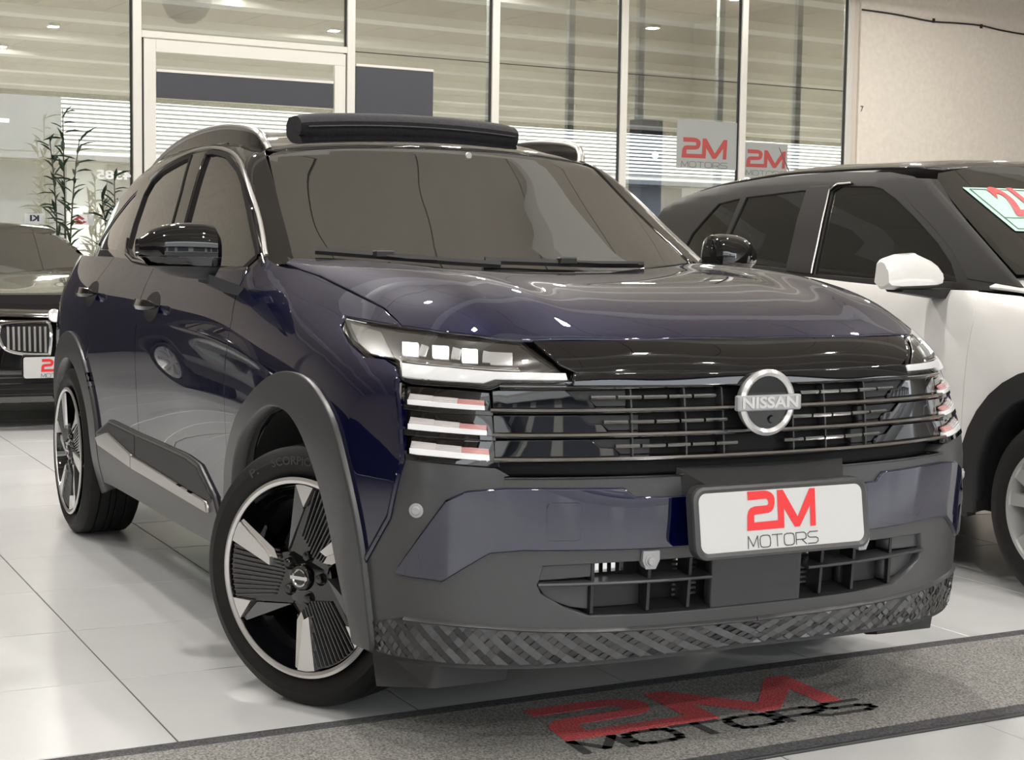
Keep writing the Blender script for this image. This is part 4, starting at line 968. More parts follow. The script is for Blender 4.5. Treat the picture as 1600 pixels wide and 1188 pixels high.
    # raised sidewall lettering
    for word, a0, rad in (('SCORPION', 93, .300), ('P.', 121, .300)):
        if flip: break
        def arcf(u, v, w, a0=a0, rad=rad):
            r = rad+v; t = math.radians(a0)-u/rad; return (r*math.cos(t), -W/2*1.035-.0012, r*math.sin(t))
        text_mesh('tyre_letters', word, .030, 'tyre_grey', hub, arcf, .0, .16 if len(word) > 3 else .03, .0006)
    hub.location = loc; hub.rotation_euler = (0, 0, (math.pi if flip else 0)+steer)
    return hub
WHEEL_STEER = math.radians(30)
make_wheel(CAR, (.04, -.768, .338), WHEEL_STEER, spin=62)
make_wheel(CAR, (-2.655, -.775, .338), 0, spin=18)
make_wheel(CAR, (-.03, .77, .338), WHEEL_STEER, True, 40)
make_wheel(CAR, (-2.655, .775, .338), 0, True, 80)
# ------------------------------------------------------------------ the white hatchback with black roof
def build_suv(root, paint, roofm, detail=True):
    P = lambda n, fn, pl, loops, m, **k: panel(n, fn, pl, loops, m, root, **k)
    P('inner_shell', sbody, PS, [[(.42, .30), (.42, .9), (.1, 1.0), (-.5, 1.06), (-3.0, 1.04), (-3.1, .9), (-3.1, .34), (-2.45-.38, .34)]+arc(-2.45, .34, .38, 180, 0)+[(-2.05, .28), (-.42, .28)]+arc(0, .34, .40, 180, 0)], 'void_black', off=-.02, thick=0, res=.06, both=True)
    P('front_wing', sbody, PS, [[(-.452, 1.055), (-.430, .955), (-.446, .723), (-.470, .416)]+[(-.452, .37), (-.43, .461), (-.395, .584), (-.318, .702), (-.16, .785), (0, .81), (.16, .785), (.30, .715), (.40, .58), (.44, .44), (.46, .62), (.44, .80), (.30, .93), (0, 1.00), (-.25, 1.045)]], paint, res=.03, both=True)
    P('front_door', sbody, PS, [[(-.458, 1.058), (-.436, .955), (-.452, .723), (-.478, .40), (-1.52, .40), (-1.545, .8), (-1.53, 1.09), (-1.2, 1.072), (-.8, 1.056)]], paint, res=.04, both=True)
    P('rear_door', sbody, PS, [[(-1.528, .40), (-1.552, .8), (-1.538, 1.09), (-2.20, 1.12), (-2.22, .9), (-2.15, .74)]+arc(-2.45, .335, .44, 62, 6, 6)], paint, res=.04, both=True)
    P('rear_quarter', sbody, PS, [[(-2.206, 1.12), (-2.226, .9), (-2.156, .74)]+arc(-2.45, .335, .44, 64, 178, 10)+[(-3.1, .32), (-3.18, .7), (-3.12, 1.13)]], paint, res=.045, both=True)
    P('arch_cladding', sbody, PS, [arc(0, .335, .475, -6, 180, 20)+[(-.47, .26), (-.405, .26)]+arc(0, .335, .395, 180, -6, 20)], 'black_plastic', off=.012, thick=.05, res=.03, both=True)
    P('arch_cladding', sbody, PS, [arc(-2.45, .335, .455, -6, 186, 20)+arc(-2.45, .335, .38, 186, -6, 20)], 'black_plastic', off=.010, thick=.05, res=.03, both=True)
    P('sill_cladding', sbody, PS, [[(-.455, .42), (-2.02, .42), (-2.05, .24), (-.44, .24)]], 'black_plastic', off=.008, thick=.04, res=.05, both=True)
    panel_sym('bonnet', sbody, PT, [[(.66, 0), (.60, -.4), (.50, -.58), (.40, -.68), (.0, -.77), (-.30, -.79), (-.42, -.80), (-.34, -.62), (-.28, -.4), (-.25, 0)]], paint, root, res=.04)
    panel_sym('bumper', sbody, PC, [[(.76, 0, .66), (.73, -.40, .66), (.60, -.70, .66), (.46, -.83, .60), (.46, -.84, .26), (.60, -.72, .24), (.72, -.4, .24), (.74, 0, .24)]], paint, root, res=.04)
    panel_sym('front_grille', sbody, PC, [[(.73, 0, .84), (.70, -.40, .84), (.66, -.50, .80), (.69, -.50, .70), (.75, 0, .67)]], 'gloss_black', root, res=.04)
    P('headlight', sbody, PC, [[(.66, -.51, .86), (.50, -.69, .90), (.30, -.80, .93), (.40, -.79, .80), (.56, -.70, .74), (.66, -.52, .74)]], 'lamp_silver', res=.03, both=True)
    so = [(-.30, 1.06), (-.33, 1.09), (-.52, 1.19), (-.74, 1.335), (-.93, 1.46), (-1.0, 1.492), (-1.15, 1.515), (-1.5, 1.530), (-2.0, 1.520), (-2.4, 1.495), (-2.7, 1.455), (-2.86, 1.40), (-3.0, 1.20), (-3.02, 1.06)]
    wf_ = [(-1.444, 1.098), (-1.475, 1.395), (-1.480, 1.45), (-1.434, 1.468), (-1.233, 1.462), (-1.163, 1.450), (-1.064, 1.408), (-.918, 1.330), (-.76, 1.235), (-.66, 1.16), (-.60, 1.085), (-.994, 1.085)]
    wr_ = [(-1.645, 1.118), (-1.662, 1.333), (-1.66, 1.458), (-2.10, 1.437), (-2.165, 1.22), (-2.17, 1.14)]
    wq_ = [(-2.20, 1.15), (-2.19, 1.22), (-2.145, 1.434), (-2.321, 1.412), (-2.40, 1.345), (-2.485, 1.272), (-2.52, 1.20), (-2.50, 1.165)]
    P('side_frame', shouse, PS, [so, wf_, wr_, wq_], 'suv_frame', thick=.01, res=.035, both=True)
    for w_ in (wf_, wr_, wq_): P('side_window', shouse, PS, [w_], 'suv_glass', off=-.008, thick=0, res=.05, both=True)
    panel_sym('roof', shouse, PT, [[(-.935, 0), (-.945, -.40), (-.96, -.55), (-1.0, -.615), (-1.1, -.63), (-1.6, -.635), (-2.2, -.62), (-2.6, -.595), (-2.80, -.55), (-2.83, 0)]], roofm, root, res=.04)
    panel_sym('windscreen', shouse, PF, [[(0, 1.11), (-.4, 1.12), (-.755, 1.12), (-.73, 1.22), (-.69, 1.35), (-.645, 1.47), (-.60, 1.505), (-.4, 1.54), (0, 1.552)]], 'suv_glass', root, thick=0, res=.04)
    panel('a_pillar', shouse, PA, [np.vstack([smooth_line([(-.29, -.765, 1.075), (-.50, -.715, 1.20), (-.74, -.665, 1.35), (-.93, -.60, 1.475)], 5), smooth_line([(-1.10, -.66, 1.49), (-.99, -.69, 1.395), (-.81, -.72, 1.29), (-.66, -.75, 1.19), (-.56, -.775, 1.10)], 5)])], 'suv_frame', root, off=.004, thick=.01, res=.012, both=True)
    panel('door_pillar', shouse, PS, [[(-1.46, 1.10), (-1.488, 1.395), (-1.50, 1.468), (-1.64, 1.468), (-1.648, 1.333), (-1.632, 1.11)]], 'suv_frame', root, off=.006, thick=.01, both=True)
    sweep(shouse, PS, [(-1.452, 1.10), (-1.482, 1.395), (-1.490, 1.45), (-1.45, 1.474), (-1.36, 1.476)], [(0, -.004), (.010, -.003), (.012, .001), (.008, .004)], 'window_seal', 'satin_silver', root, both=True)
    panel('tail', lambda p: smax(np.abs(p[..., 1])-.7, -p[..., 0]-3.1, .05), PR, [[(-.66, .3), (-.66, 1.1), (.66, 1.1), (.66, .3)]], paint, root, thick=0, res=.1)
    panel('tail', shouse, PR, [[(-.60, 1.06), (-.52, 1.38), (.52, 1.38), (.60, 1.06)]], 'suv_glass', root, thick=0, res=.06)
    b = MB(); b.box((-2.95, -.6, .22), (.45, .6, .32)); b.build('underbody', 'void_black', root, False)
    for cx, r in ((0, .40), (-2.45, .385)):
        for s in (-1, 1):
            b = MB(); R = [[(cx+r*math.cos(t), s*y, .335+r*math.sin(t)) for t in np.radians(np.linspace(-10, 190, 22))] for y in (.845, .45)]
            b.rings(R, close=False); b.add([(cx, s*.45, .335)]+R[1], [[0, i+1, i+2] for i in range(21)]); b.build('arch_liner', 'void_black', root)
    # door mirrors
    for s in (1, -1):
        prof = [(-.90, 1.088, 1.128), (-.905, 1.07, 1.165), (-.95, 1.068, 1.205), (-1.03, 1.062, 1.207), (-1.10, 1.060, 1.185), (-1.135, 1.062, 1.16), (-1.14, 1.075, 1.14)]
        R = []
        for y, z0, z1 in [(-.862, 1.085, 1.130), (-.866, 1.068, 1.150), (-.895, 1.061, 1.168), (-.96, 1.058, 1.192), (-1.04, 1.055, 1.186), (-1.085, 1.058, 1.172), (-1.098, 1.068, 1.158)]:
            x0, x1 = -.70-.02*(y+.86), -.59+.10*(y+.86); e = .015
            R.append([(x1, s*y, z0+e), (x1-.005, s*y, (z0+z1)/2+.01), (x1-.03, s*y, z1-e*.4), (x1-.05, s*y, z1), (x0+.01, s*y, z1-e*.5), (x0, s*y, z0+e), (x0+.02, s*y, z0), (x1-.03, s*y, z0)])
        cap = MB().rings(R, cap=True).build('mirror_cap', paint, root)
        b = MB(); R = [[(-.69, s*y, z), (-.59, s*y, z), (-.60, s*y, z-h), (-.68, s*y, z-h)] for y, z, h in ((-.79, 1.062, .03), (-.86, 1.060, .035), (-.95, 1.058, .022), (-1.05, 1.056, .008))]; b.rings(R, cap=True).build('mirror_base', 'black_plastic', cap, False)
    # antenna
    MB().tube([(-2.60, -.02, 1.50), (-2.66, -.02, 1.58), (-2.76, -.02, 1.72)], [.007, .004, .002], 6).build('antenna', 'black_plastic', root)
    # wheels
    for x, s, st in ((0, -1, 0), (-2.45, -1, 0), (0, 1, 0), (-2.45, 1, 0)):
        make_simple_wheel(root, (x, s*.765, .322), s > 0)
def make_simple_wheel(root, loc, flip, m='suv_alloy'):
    W = .205; yo = -W/2; Ri = .222
    hub = MB().lathe([(Ri+.004, yo+.002), (Ri+.004, yo-.004), (Ri-.008, yo-.004), (Ri-.012, yo+.012), (Ri-.03, yo+.07), (Ri-.03, .09)], 60, 'y').build('wheel', m, root)
    tyre_mesh(.322, W, Ri, 60).build('tyre', 'tyre_rubber', hub)
    MB().lathe([(0, yo+.085), (Ri-.03, yo+.085)], 32, 'y').build('brake_disc', 'void_black', hub)
    for k in range(5):
        for dlt in (-15, 15):
            a = math.radians(72*k+90+dlt*.9); b_ = math.radians(72*k+90+dlt*.35)
            p1 = Vector((math.cos(a), math.sin(a)))*(Ri-.004); p0 = Vector((math.cos(b_), math.sin(b_)))*.045
            d_ = (p1-p0).normalized(); n_ = Vector((-d_.y, d_.x)); w0, w1 = .016, .024
            q = [p0-n_*w0, p0+n_*w0, p1+n_*w1, p1-n_*w1]
            MB().prism([tuple(v) for v in q], yo+.045, yo+.004, lambda u, v, w: (u, w+.02*(1-math.hypot(u, v)/Ri), v)).build('spoke', m, hub, False)
    MB().lathe([(.06, yo+.05), (.06, yo+.026), (.05, yo+.018), (.03, yo+.016), (0, yo+.014)], 28, 'y').build('hub_cap', m, hub)
    hub.location = loc; hub.rotation_euler = (0, 0, math.pi if flip else 0); return hub
mat('suv_alloy', (.58, .58, .57), .3, .7); mat('suv_glass', (.010, .011, .010), .02, 0, .5, 1.5); mat('suv_frame', (.010, .009, .008), .5, 0, .0, spec=.35)
mat('suv_roof', (.006, .006, .006), .1, 0, 1., 1.9); mat('sticker_mint', (.36, .56, .48), .5); mat('sticker_line', (.03, .06, .05), .5)
SUV = thing('hatchback_car', 'white hatchback with black roof and price sticker parked beside the navy crossover', 'car', (0, SY, 0))
build_suv(SUV, 'white_paint', 'suv_roof')
# price sticker on the windscreen
def wsf(u, v, off=.004):
    P_, N_ = press(shouse, PF, np.array([[-.575+u*.60, 1.445-v*.17]])); return P_[0]+N_[0]*off
def stick(loops, m, off, name, par):
    return poly_mesh(name, loops, m, par, lambda u, v, w: wsf(u, v, off))
def grid_sheet(u0, u1, v0, v1, n, off, m, name, par):
    uv = [(u0+(u1-u0)*i/n, v0+(v1-v0)*j/4) for i in range(n+1) for j in range(5)]
    P_, N_ = press(shouse, PF, np.array([[-.575+u*.60+v*.0, 1.445-v*.17] for u, v in uv]))
    return mk(name, P_+N_*off, [[i*5+j, i*5+j+1, (i+1)*5+j+1, (i+1)*5+j] for i in range(n) for j in range(4)], m, par)
STK = grid_sheet(0, 1, 0, 1, 14, .004, 'sticker_mint', 'price_sticker', SUV)
for a, b_, c_, d_ in ((.03, .97, .04, .055), (.03, .97, .70, .715), (.03, .97, .945, .96), (.03, .038, .04, .96)): grid_sheet(a, b_, c_, d_, 14, .006, 'sticker_line', 'sticker_rule', STK)
def on_ws(cx, cy, sx): return lambda u, v, w: tuple(wsf(cx+u, cy-v/.17*.60, .007))
text_mesh('sticker_digits', '21', .25, 'logo_red', STK, on_ws(.27, .37, 1), bold=.010)
kk = .17
logo(STK, lambda u, v, w: tuple(wsf(.43+u*kk, .86-v*kk*2.2, .007)), gap=.2)
# ------------------------------------------------------------------ the black saloon at the back
DFRONT = Table([.15,.3,.45,.6,.7,.8],[0,.4,.6,.75,.85,.9],[
 [.68,.66,.60,.50,.36,.2],[.74,.72,.66,.55,.40,.22],[.75,.73,.67,.56,.41,.22],[.75,.725,.65,.53,.38,.2],[.72,.69,.61,.48,.33,.15],[.62,.58,.49,.36,.2,.0]], True)
DHOOD = Table([-1.2,-.9,-.4,.1,.45,.65,.75],[0,.3,.5,.7,.85],[
 [.98,.985,.985,.965,.93],[.955,.96,.96,.94,.90],[.90,.908,.91,.89,.84],[.845,.855,.855,.83,.78],[.79,.795,.79,.76,.70],[.745,.745,.735,.70,.64],[.71,.705,.69,.65,.60]], True)
def dside(x, z): return .915-.16*np.clip(x-.2, 0, 1)**2*2-.22*np.clip(z-.7, 0, 1)**1.5*2-.35*np.clip(.35-z, 0, 1)**2-.5*np.clip(-3.4-x, 0, 1)**2
def dbody(p):
    x, y, z = p[..., 0], np.abs(p[..., 1]), p[..., 2]
    return smax(smax(x-DFRONT(z, p[..., 1]), y-dside(x, z), .06), z-DHOOD(x, p[..., 1])-np.clip(-1.0-x, 0, 1)*.6, .04)
def dhouse(p):
    x, y, z = p[..., 0], np.abs(p[..., 1]), p[..., 2]
    d = smax(y-(.80-.62*(z-.9)-.03*np.clip(-2.6-x, 0, 2)), z-(1.345-.055*(x+2.2)**2*1.4-.10*y*y), .05)
    d = smax(d, (x-(-1.02-(z-.93)*2.55-.22*y*y))*.38, .03)
    return smax(d, (-x-3.75+(z-.95)*2.4)*.38, .06)
SED = thing('saloon_car', 'black saloon with chrome twin grille parked far behind the navy crossover', 'car', (-7.05, -.23, 0))
mat('black_paint', (.006, .0055, .005), .1, 0, 1., 1.9); mat('sedan_glass', (.02, .02, .019), .03, 0, 1., 1.7)
panel_sym('bonnet', dbody, PT, [[(.70, 0), (.66, -.4), (.56, -.58), (.40, -.68), (0, -.76), (-.6, -.79), (-1.12, -.79), (-1.06, -.5), (-1.0, 0)]], 'black_paint', SED, res=.04)
panel('flank', dbody, PS, [[(.45, .2), (.45, .66), (.0, .78), (-1.1, .90), (-3.6, .90), (-3.7, .3)]+[(-3.15, .3)]+arc(-2.81, .33, .36, 180, 0)+[(-2.45, .2), (-.38, .2)]+arc(0, .33, .37, 180, 0)], 'black_paint', SED, res=.06, both=True)
kid = smooth_loop([(-.030, .665), (-.035, .50), (-.06, .485), (-.20, .490), (-.30, .520), (-.335, .580), (-.335, .640), (-.30, .668), (-.10, .680)], 4)
panel_sym('bumper', dbody, PC, [[(.71, 0, .70), (.68, -.4, .70), (.54, -.62, .70), (.46, -.76, .60), (.43, -.83, .3), (.56, -.72, .19), (.68, -.4, .18), (.70, 0, .18)]], 'black_paint', SED, res=.035)
for s in (-1, 1):
    K = panel('kidney_grille', dbody, PF, [[(s*-y, z) for y, z in kid][::1]], 'void_black', SED, off=.004, thick=0, res=.04)[0]
    L = np.array([(s*-y, z) for y, z in kid]); L = np.vstack([L, L[:1]])
    sweep(dbody, PF, L, [(.0, -.010), (.014, -.008), (.018, 0), (.014, .010), (0, .012)], 'kidney_frame', 'chrome', K, cap=False)
    for q in range(8):
        y = s*(.062+.032*q); z0 = .498+.003*q; z1 = .660
        P_, N_ = press(dbody, PF, np.array([[y, z0], [y, z1]]))
        MB().add([P_[k_]+(dx, dy, 0) for k_ in (0, 1) for dx, dy in ((.022, -.007), (.022, .007), (.004, .007), (.004, -.007))], [(0, 1, 5, 4), (1, 2, 6, 5), (0, 4, 7, 3), (4, 5, 6, 7), (3, 2, 1, 0)]).build('grille_slat', 'satin_silver', K, False)
    panel('headlight', dbody, PC if s < 0 else PC, [[(.64, -.42, .66), (.50, -.62, .68), (.34, -.78, .69), (.36, -.79, .62), (.52, -.66, .57), (.66, -.42, .56)]], 'lamp_silver', SED, off=.004, thick=.004, res=.03, both=True) if s < 0 else None
panel('lower_grille', dbody, PF, [[(-.50, .36), (.50, .36), (.55, .28), (.48, .22), (-.48, .22), (-.55, .28)]], 'void_black', SED, off=.004, thick=0, res=.05)
for z in (.34, .305, .27, .235): sweep(dbody, PF, [(y, z) for y in np.linspace(-.50, .50, 21)], [(.004, -.005), (.012, 0), (.004, .005)], 'grille_bar', 'black_plastic', SED)
BD = MB().lathe([(0, .006), (.036, .006), (.042, .0)], 24, 'x').xf(lambda v: Vector((.735+v.x-v.z*.3, v.y, .728+v.z))).build('bonnet_badge', 'lamp_silver', SED)
SP = MB().prism(rr(.20, .066, .015), 0, .012, lambda u, v, w: (.775+w, u, .405+v)).build('number_plate', 'plate_white', SED, False)
logo(SP, lambda u, v, w: (.7885, (u-.5)*.19, .40+(v-.12)*.18), wd=.014)
panel_sym('windscreen', dhouse, PF, [[(0, .955), (-.4, .955), (-.72, .955), (-.60, 1.15), (-.52, 1.245), (-.3, 1.262), (0, 1.268)]], 'sedan_glass', SED, thick=0, res=.04)
panel('side_frame', dhouse, PS, [[(-1.10, .90), (-1.25, .98), (-1.5, 1.10), (-1.75, 1.20), (-2.1, 1.245), (-2.5, 1.24), (-2.9, 1.19), (-3.3, 1.05), (-3.6, .90)]], 'black_paint', SED, thick=0, res=.05, both=True)
panel('side_window', dhouse, PS, [[(-1.35, .95), (-1.75, 1.15), (-2.1, 1.20), (-2.5, 1.195), (-2.9, 1.13), (-3.2, .96)]], 'sedan_glass', SED, off=.006, thick=0, res=.05, both=True)
panel_sym('roof', dhouse, PT, [[(-1.86, 0), (-1.90, -.4), (-1.95, -.535), (-2.5, -.55), (-3.0, -.52), (-3.1, 0)]], 'black_paint', SED, res=.05)
panel('rear_screen', dhouse, PR, [[(-.62, .98), (-.5, 1.2), (.5, 1.2), (.62, .98)]], 'sedan_glass', SED, thick=0, res=.06)
MB().box((-3.7, -.70, .17), (.45, .70, .85)).build('inner_shell', 'void_black', SED, False)
for x, s in ((0, -1), (-2.81, -1), (0, 1), (-2.81, 1)): make_simple_wheel(SED, (x, s*.80, .322), s > 0)
# ------------------------------------------------------------------ mat on the floor
noisy(mat('mat_grey', (.205, .20, .188), .95), 170, .65, .8, 3, .004); noisy(mat('mat_border', (.055, .056, .06), .9), 170, .7, .8, 3, .004)
noisy(mat('mat_red', (.52, .075, .08), .95), 170, .55, .8, 3, .004); noisy(mat('mat_letters', (.035, .036, .038), .95), 170, .6, .8, 3, .004); mat('mat_edge', (.03, .03, .033), .6)
MA = thing('floor_mat', 'long grey mat with red and black lettering lying before the navy crossover', 'mat', (.59, .55, 0), math.radians(.75))
mx0, mx1, my0, my1 = -.345, .345, -2.10, 2.15
b = MB().box((mx0, my0, 0.0005), (mx1, my1, .007), .003); b.build('edge', 'mat_edge', MA, False)
b = MB().box((mx0+.012, my0+.012, .007), (mx1-.012, my1-.012, .0085)); b.build('border', 'mat_border', MA, False)
b = MB().box((mx0+.062, my0+.085, .0085), (mx1-.062, my1-.085, .0100)); b.build('pile', 'mat_grey', MA, False)
def mfr(u, v, w): return (.055-v*.605, -.945+u*.852, .0104+w)
poly_mesh('red_letters', [LOGO], 'mat_red', MA, mfr, .0008)
stroke_mesh('black_letters', 'mat_letters', MA, lambda u, v, w: mfr(u*1.02, v*1.05-.16, .0006), .030)
# ------------------------------------------------------------------ lettering and posters on the glass
def glass_sign(t, z, w, h, label):
    root = thing('window_lettering', label, 'sign', WF(t, .004, z))
    inv = Vector(WF(t, .004, z))
    poly_mesh('red_letters', [LOGO], 'sign_red', root, lambda u, v, q: tuple(Vector(WF(t+u*w, .006, z+v/.446*h))-inv))
    stroke_mesh('grey_letters', 'sign_grey', root, lambda u, v, q: tuple(Vector(WF(t+u*w, .006, z-.20*h/.446+v*h/.446*.9))-inv), .014); return root
mat('sign_red', (.36, .055, .05), .6); mat('sign_grey', (.12, .125, .12), .6); mat('paper_white', (.78, .79, .80), .6); mat('ink_dark', (.03, .035, .07), .6); mat('digit_white', (.8, .82, .82), .5)
SG1 = glass_sign(7.50, 2.47, .77, .275, 'red and grey lettering on the glass left of the thin mullion')
SG2 = glass_sign(8.60, 2.385, .70, .245, 'red and grey lettering on the glass right of the thin mullion')
mat('banner_grey', (.30, .315, .305), .7)
for r_, a, b_, z0, z1 in ((SG1, 7.42, 8.43, 2.33, 2.98), (SG2, 8.572, 9.33, 2.26, 2.72)):
    q = Vector(r_.location); MB().box((a, .001, z0), (b_, .004, z1)).xf(lambda v: Vector(WF(v.x, v.y, v.z))-q).build('banner_sheet', 'banner_grey', r_, False)
def on_glass(t, z, mirror=True):
    inv = Vector(WF(t, .004, z)); return lambda u, v, w: tuple(Vector(WF(t+(-u if mirror else u), .004+w, z+v))-inv)
root = thing('window_number', 'white mirrored number 4385 on the left glass pane', 'number', WF(-.25, .004, 1.95)); text_mesh('digits', '4385', .135, 'digit_white', root, on_glass(-.25, 1.95), .003, .40, .004)
P1 = thing('window_poster', 'small white card with dark letters standing behind the saloon roof', 'poster', WF(-1.13, .004, 1.45)); poly_mesh('card', [[(-.10, -.055), (.10, -.055), (.10, .055), (-.10, .055)]], 'paper_white', P1, on_glass(-1.13, 1.45, False), .002); text_mesh('card_letters', 'KI', .085, 'ink_dark', P1, on_glass(-1.13, 1.435), .004, .10, .004)
P2 = thing('window_poster', 'small white card with a red angular emblem on the left pane', 'poster', WF(-.60, .004, 1.45)); poly_mesh('card', [[(-.125, -.058), (.125, -.058), (.125, .058), (-.125, .058)]], 'paper_white', P2, on_glass(-.60, 1.45, False), .002)
poly_mesh('emblem', [[(-.11, -.005), (-.04, .045), (.02, .008), (-.01, -.004), (-.045, .012), (-.055, .002), (.0, -.030), (.0, -.012), (.045, -.025), (-.02, -.052), (-.06, -.05), (-.10, -.052), (-.045, -.022)]], 'sign_red', P2, on_glass(-.60, 1.45, False), .004)
n7 = thing('wall_number', 'small dark figure seven on the edge of the beige wall', 'number', WF(10.58, .066, 3.29)); inv7 = Vector(WF(10.58, .066, 3.29))
text_mesh('digit', '7', .12, 'logo_grey', n7, lambda u, v, w: tuple(Vector(WF(10.62+u, .066+w, 3.29+v))-inv7), .002)
# ------------------------------------------------------------------ things behind the glass
mat('leaf_green', (.018, .045, .022), .5); mat('stem_brown', (.08, .07, .05), .8); mat('pot_grey', (.25, .24, .22), .7)
LEAF = MB().add([(0, 0, 0), (.05, .016, .012), (.12, .017, .010), (.20, 0, -.02), (.12, -.017, .010), (.05, -.016, .012), (.1, 0, .0)], [(0, 1, 6), (1, 2, 6), (2, 3, 6), (3, 4, 6), (4, 5, 6), (5, 0, 6)])
def oleander(t, n, h, label, seed, lean=0., nl=52):
    r_ = random.Random(seed); root = thing('potted_oleander', label, 'plant', WF(t, n, 0), 0, 'oleanders at the glass front')
    MB().lathe([(0, 0), (.17, 0), (.22, .34), (.20, .34), (.18, .30), (0, .30)], 20, 'z').build('pot', 'pot_grey', root)
    proto = None
    for s in range(3):
        dx = (s-1)*.10; top = Vector((dx*1.2, lean+dx*1.6, h*(1-.12*abs(s-1)))); base = Vector((dx*.3, dx*.2, .30))
        pts = [base.lerp(top, q)+Vector((0, .05*math.sin(3*q+s), 0)) for q in np.linspace(0, 1, 7)]
        MB().tube(pts, [.014-.0015*i for i in range(7)], 6).build('stem', 'stem_brown', root)
        for q in range(nl//3):
            f = .28+.72*q/(nl/3); p = base.lerp(top, f)+Vector((0, .05*math.sin(3*f+s), 0))
            if proto is None: proto = LEAF.build('leaf', 'leaf_green', root, False); o = proto
            else: o = proto.copy(); COL.objects.link(o); o.parent = root
            o.location = p; o.rotation_euler = (r_.uniform(-.5, .5), -r_.uniform(.0, 1.0), r_.uniform(0, 6.28)); sc_ = r_.uniform(.8, 1.35); o.scale = (sc_, sc_, sc_)
    return root
oleander(-.98, .42, 2.62, 'tall oleander with narrow dark leaves before the left pane', 3, .1, 96)
oleander(-.42, .40, 1.95, 'short oleander standing under the white mirrored number', 5, .1, 84)
mat('inner_dark', (.028, .028, .045), .5); mat('bowl_grey', (.30, .27, .22), .7)
o = wbox('dark_pillar', 7.02, 7.36, -.55, -.25, 0, 2.98, 'inner_dark'); o2 = o; tag(o, 'dark upright pillar behind the glass left of the red lettering', 'pillar')
SPOT = thing('pillar_glint', 'small bright round glint at the dark pillar, a reflection added as a glowing disc', 'lamp', WF(7.24, -.24, 2.50))  # bright reflection in the glass, added as a glowing disc
MB().lathe([(.05, -.02), (.05, .0), (.042, .012), (0, .014)], 20, 'z').xf(lambda v: Vector((v.z, v.x, v.y))).build('glint_disc', 'spot_glow' if mat('spot_glow', (1, 1, 1), .5, emit=(1, 1, .95), es=9.) else '', SPOT)
MB().lathe([(.058, -.02), (.06, .004), (.05, .006)], 20, 'z').xf(lambda v: Vector((v.z, v.x, v.y))).build('glint_rim', 'alu_dark', SPOT)
BO = thing('hanging_planter', 'round hanging bowl planter behind the pane above the glass door', 'planter', WF(.98, -1.2, 3.86)); MB().lathe([(0, 0), (.12, .02), (.23, .10), (.30, .24), (.32, .36), (.29, .36), (.2, .16), (0, .08)], 28, 'z').build('bowl', 'bowl_grey', BO)
for a in (0, 2.1, 4.2): MB().tube([(.3*math.cos(a), .3*math.sin(a), .36), (0, 0, 1.3)], .006, 5).build('chain', 'alu_dark', BO)
AC = thing('air_conditioner', 'beige wall air conditioner high on the inner wall beside the door bay', 'air conditioner', WF(2.95, -5.98, 4.85)); ai_ = Vector(WF(2.95, -5.98, 4.85))
def acb(n, t0, t1, n0, n1, z0, z1, m): return MB().box((t0, n0, z0), (t1, n1, z1), .02).xf(lambda v: Vector(WF(v.x, v.y, v.z))-ai_).build(n, m, AC, False)
acb('casing', 2.5, 3.4, -5.98, -5.75, 4.85, 5.12, 'beam_paint'); acb('air_flap', 2.55, 3.35, -5.80, -5.73, 4.86, 4.92, 'alu_white')
TB = thing('tube_lamp', 'long white tube lamp glowing behind the left pane above the plants', 'lamp', WF(-1.2, -3., 3.2)); tb_ = Vector(WF(-1.2, -3., 3.2))
MB().tube([Vector(WF(-2.6, -3., 2.72))-tb_, Vector(WF(-.75, -3., 2.72))-tb_], .025, 8).build('tube', 'tube_glow' if mat('tube_glow', (1, 1, 1), .5, emit=(.9, 1, .92), es=3.) else '', TB)
for t in (-2.2, -1.0): MB().tube([Vector(WF(t, -3., 2.74))-tb_, Vector(WF(t, -3., CZ))-tb_], .006, 5).build('hanger', 'alu_dark', TB)
mat('strip_dark', (.040, .042, .052), .45)  # dark bands seen in the glass, added as sheets on its outer face
for lab, a, b_, z0, z1 in (('dark sheet added on the upper glass door for a dark band seen in the glass', .235, 2.39, 2.84, 3.13), ('dark sheet added on the pane right of the glass door for a dark patch seen in it', 2.68, 3.72, 2.78, 3.36)):
    o = wbox('dark_band_sheet', a, b_, .006, .022, z0, z1, 'strip_dark', None, .003); tag(o, lab, 'added sheet')
    wbox('sheet_edge', a, b_, .004, .030, z1, z1+.03, 'alu_white', o)
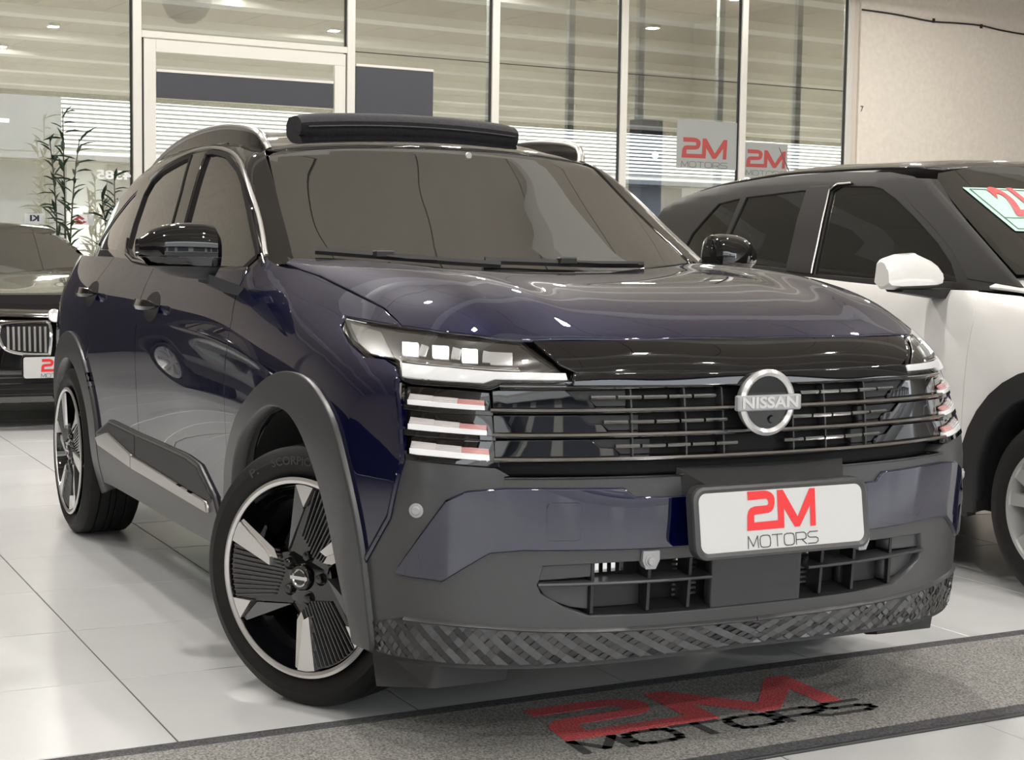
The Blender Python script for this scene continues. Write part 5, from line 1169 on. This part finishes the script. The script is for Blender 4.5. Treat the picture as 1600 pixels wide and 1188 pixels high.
# ------------------------------------------------------------------ ceiling lamps of the forecourt, some added as fill light
LAMPS = [(-1.2, -1.4), (-1.2, 1.3), (2.6, -1.6), (2.6, 1.6), (-5, -.6), (-5, 2.6), (6.2, 0), (2.6, 5.0), (-1.2, 5.0), (-6.5, 6.5), (2.6, -5.0), (-3, -5.5), (-9, .8), (-9, 4.0), (-11.6, 2.6), (-11.6, 6.6), (-10, 9.5), (-11.5, 13), (-8, 14), (-4, 9.5), (5.4, -2.6), (5.4, 3.2), (8.4, -1.6), (8.4, 2.2), (-1.6, -3.8), (-4.6, -3.2)]  # unseen extras at front, left and rear added to brighten car, mat and floor
for i, (x, y) in enumerate(LAMPS):
    L = thing('ceiling_lamp', 'small square white spotlight fixed to the forecourt ceiling, some added as fill light', 'lamp', (x, y, CZ+.02), 0, 'forecourt ceiling spotlights')
    MB().box((-.11, -.11, -.05), (.11, .11, 0), .006).build('lamp_body', 'alu_white', L, False)
    MB().box((-.085, -.085, -.056), (.085, .085, -.0495)).build('lamp_face', 'lamp_glow', L, False)
    ld = bpy.data.lights.new('spot_glow', 'AREA'); ld.shape = 'SQUARE'; ld.size = .17; ld.energy = 102 if x < -4 else 120 if x > 5 else 44 if x > 2 else 50 if y < -3 else 70; ld.color = (1, .96, .91); lo = bpy.data.objects.new('lamp_light', ld); COL.objects.link(lo); lo.parent = L; lo.location = (0, 0, -.06)
for t, n in ((0., -2.6), (4.5, -2.6), (8.8, -2.6)):  # unseen panels added to brighten the room behind the glass
    p = Vector(WF(t, n, CZ-.02)); L = thing('inner_fill_lamp', 'unseen flat white panel added behind the glass as fill light', 'lamp', tuple(p), 0, 'added fill panels behind the glass')
    MB().box((-.3, -.3, -.04), (.3, .3, .0), .006).build('lamp_body', 'alu_white', L, False); MB().box((-.27, -.27, -.046), (.27, .27, -.0395)).build('lamp_face', 'lamp_glow', L, False)
    ld = bpy.data.lights.new('inner_fill_glow', 'AREA'); ld.shape = 'SQUARE'; ld.size = .54; ld.energy = 330; ld.color = (1, .96, .88); lo = bpy.data.objects.new('lamp_light', ld); COL.objects.link(lo); lo.parent = L; lo.location = (0, 0, -.06)
# ------------------------------------------------------------------ a black hatchback standing to the left, mirrored in the navy flank
DARK = copy_tree(SUV); DARK.location = (-5.0, -3.35, 0); DARK['label'] = 'black hatchback standing left of the navy crossover, mirrored in its doors'
def repaint(o):
    for c in o.children:
        if c.type == 'MESH' and c.material_slots and c.material_slots[0].material == M['white_paint']:
            c.material_slots[0].link = 'OBJECT'; c.material_slots[0].material = M['black_paint']
        repaint(c)
repaint(DARK)
for c in [c for c in DARK.children if c.name.startswith('price_sticker')]:
    for g in list(c.children): bpy.data.objects.remove(g)
    bpy.data.objects.remove(c)
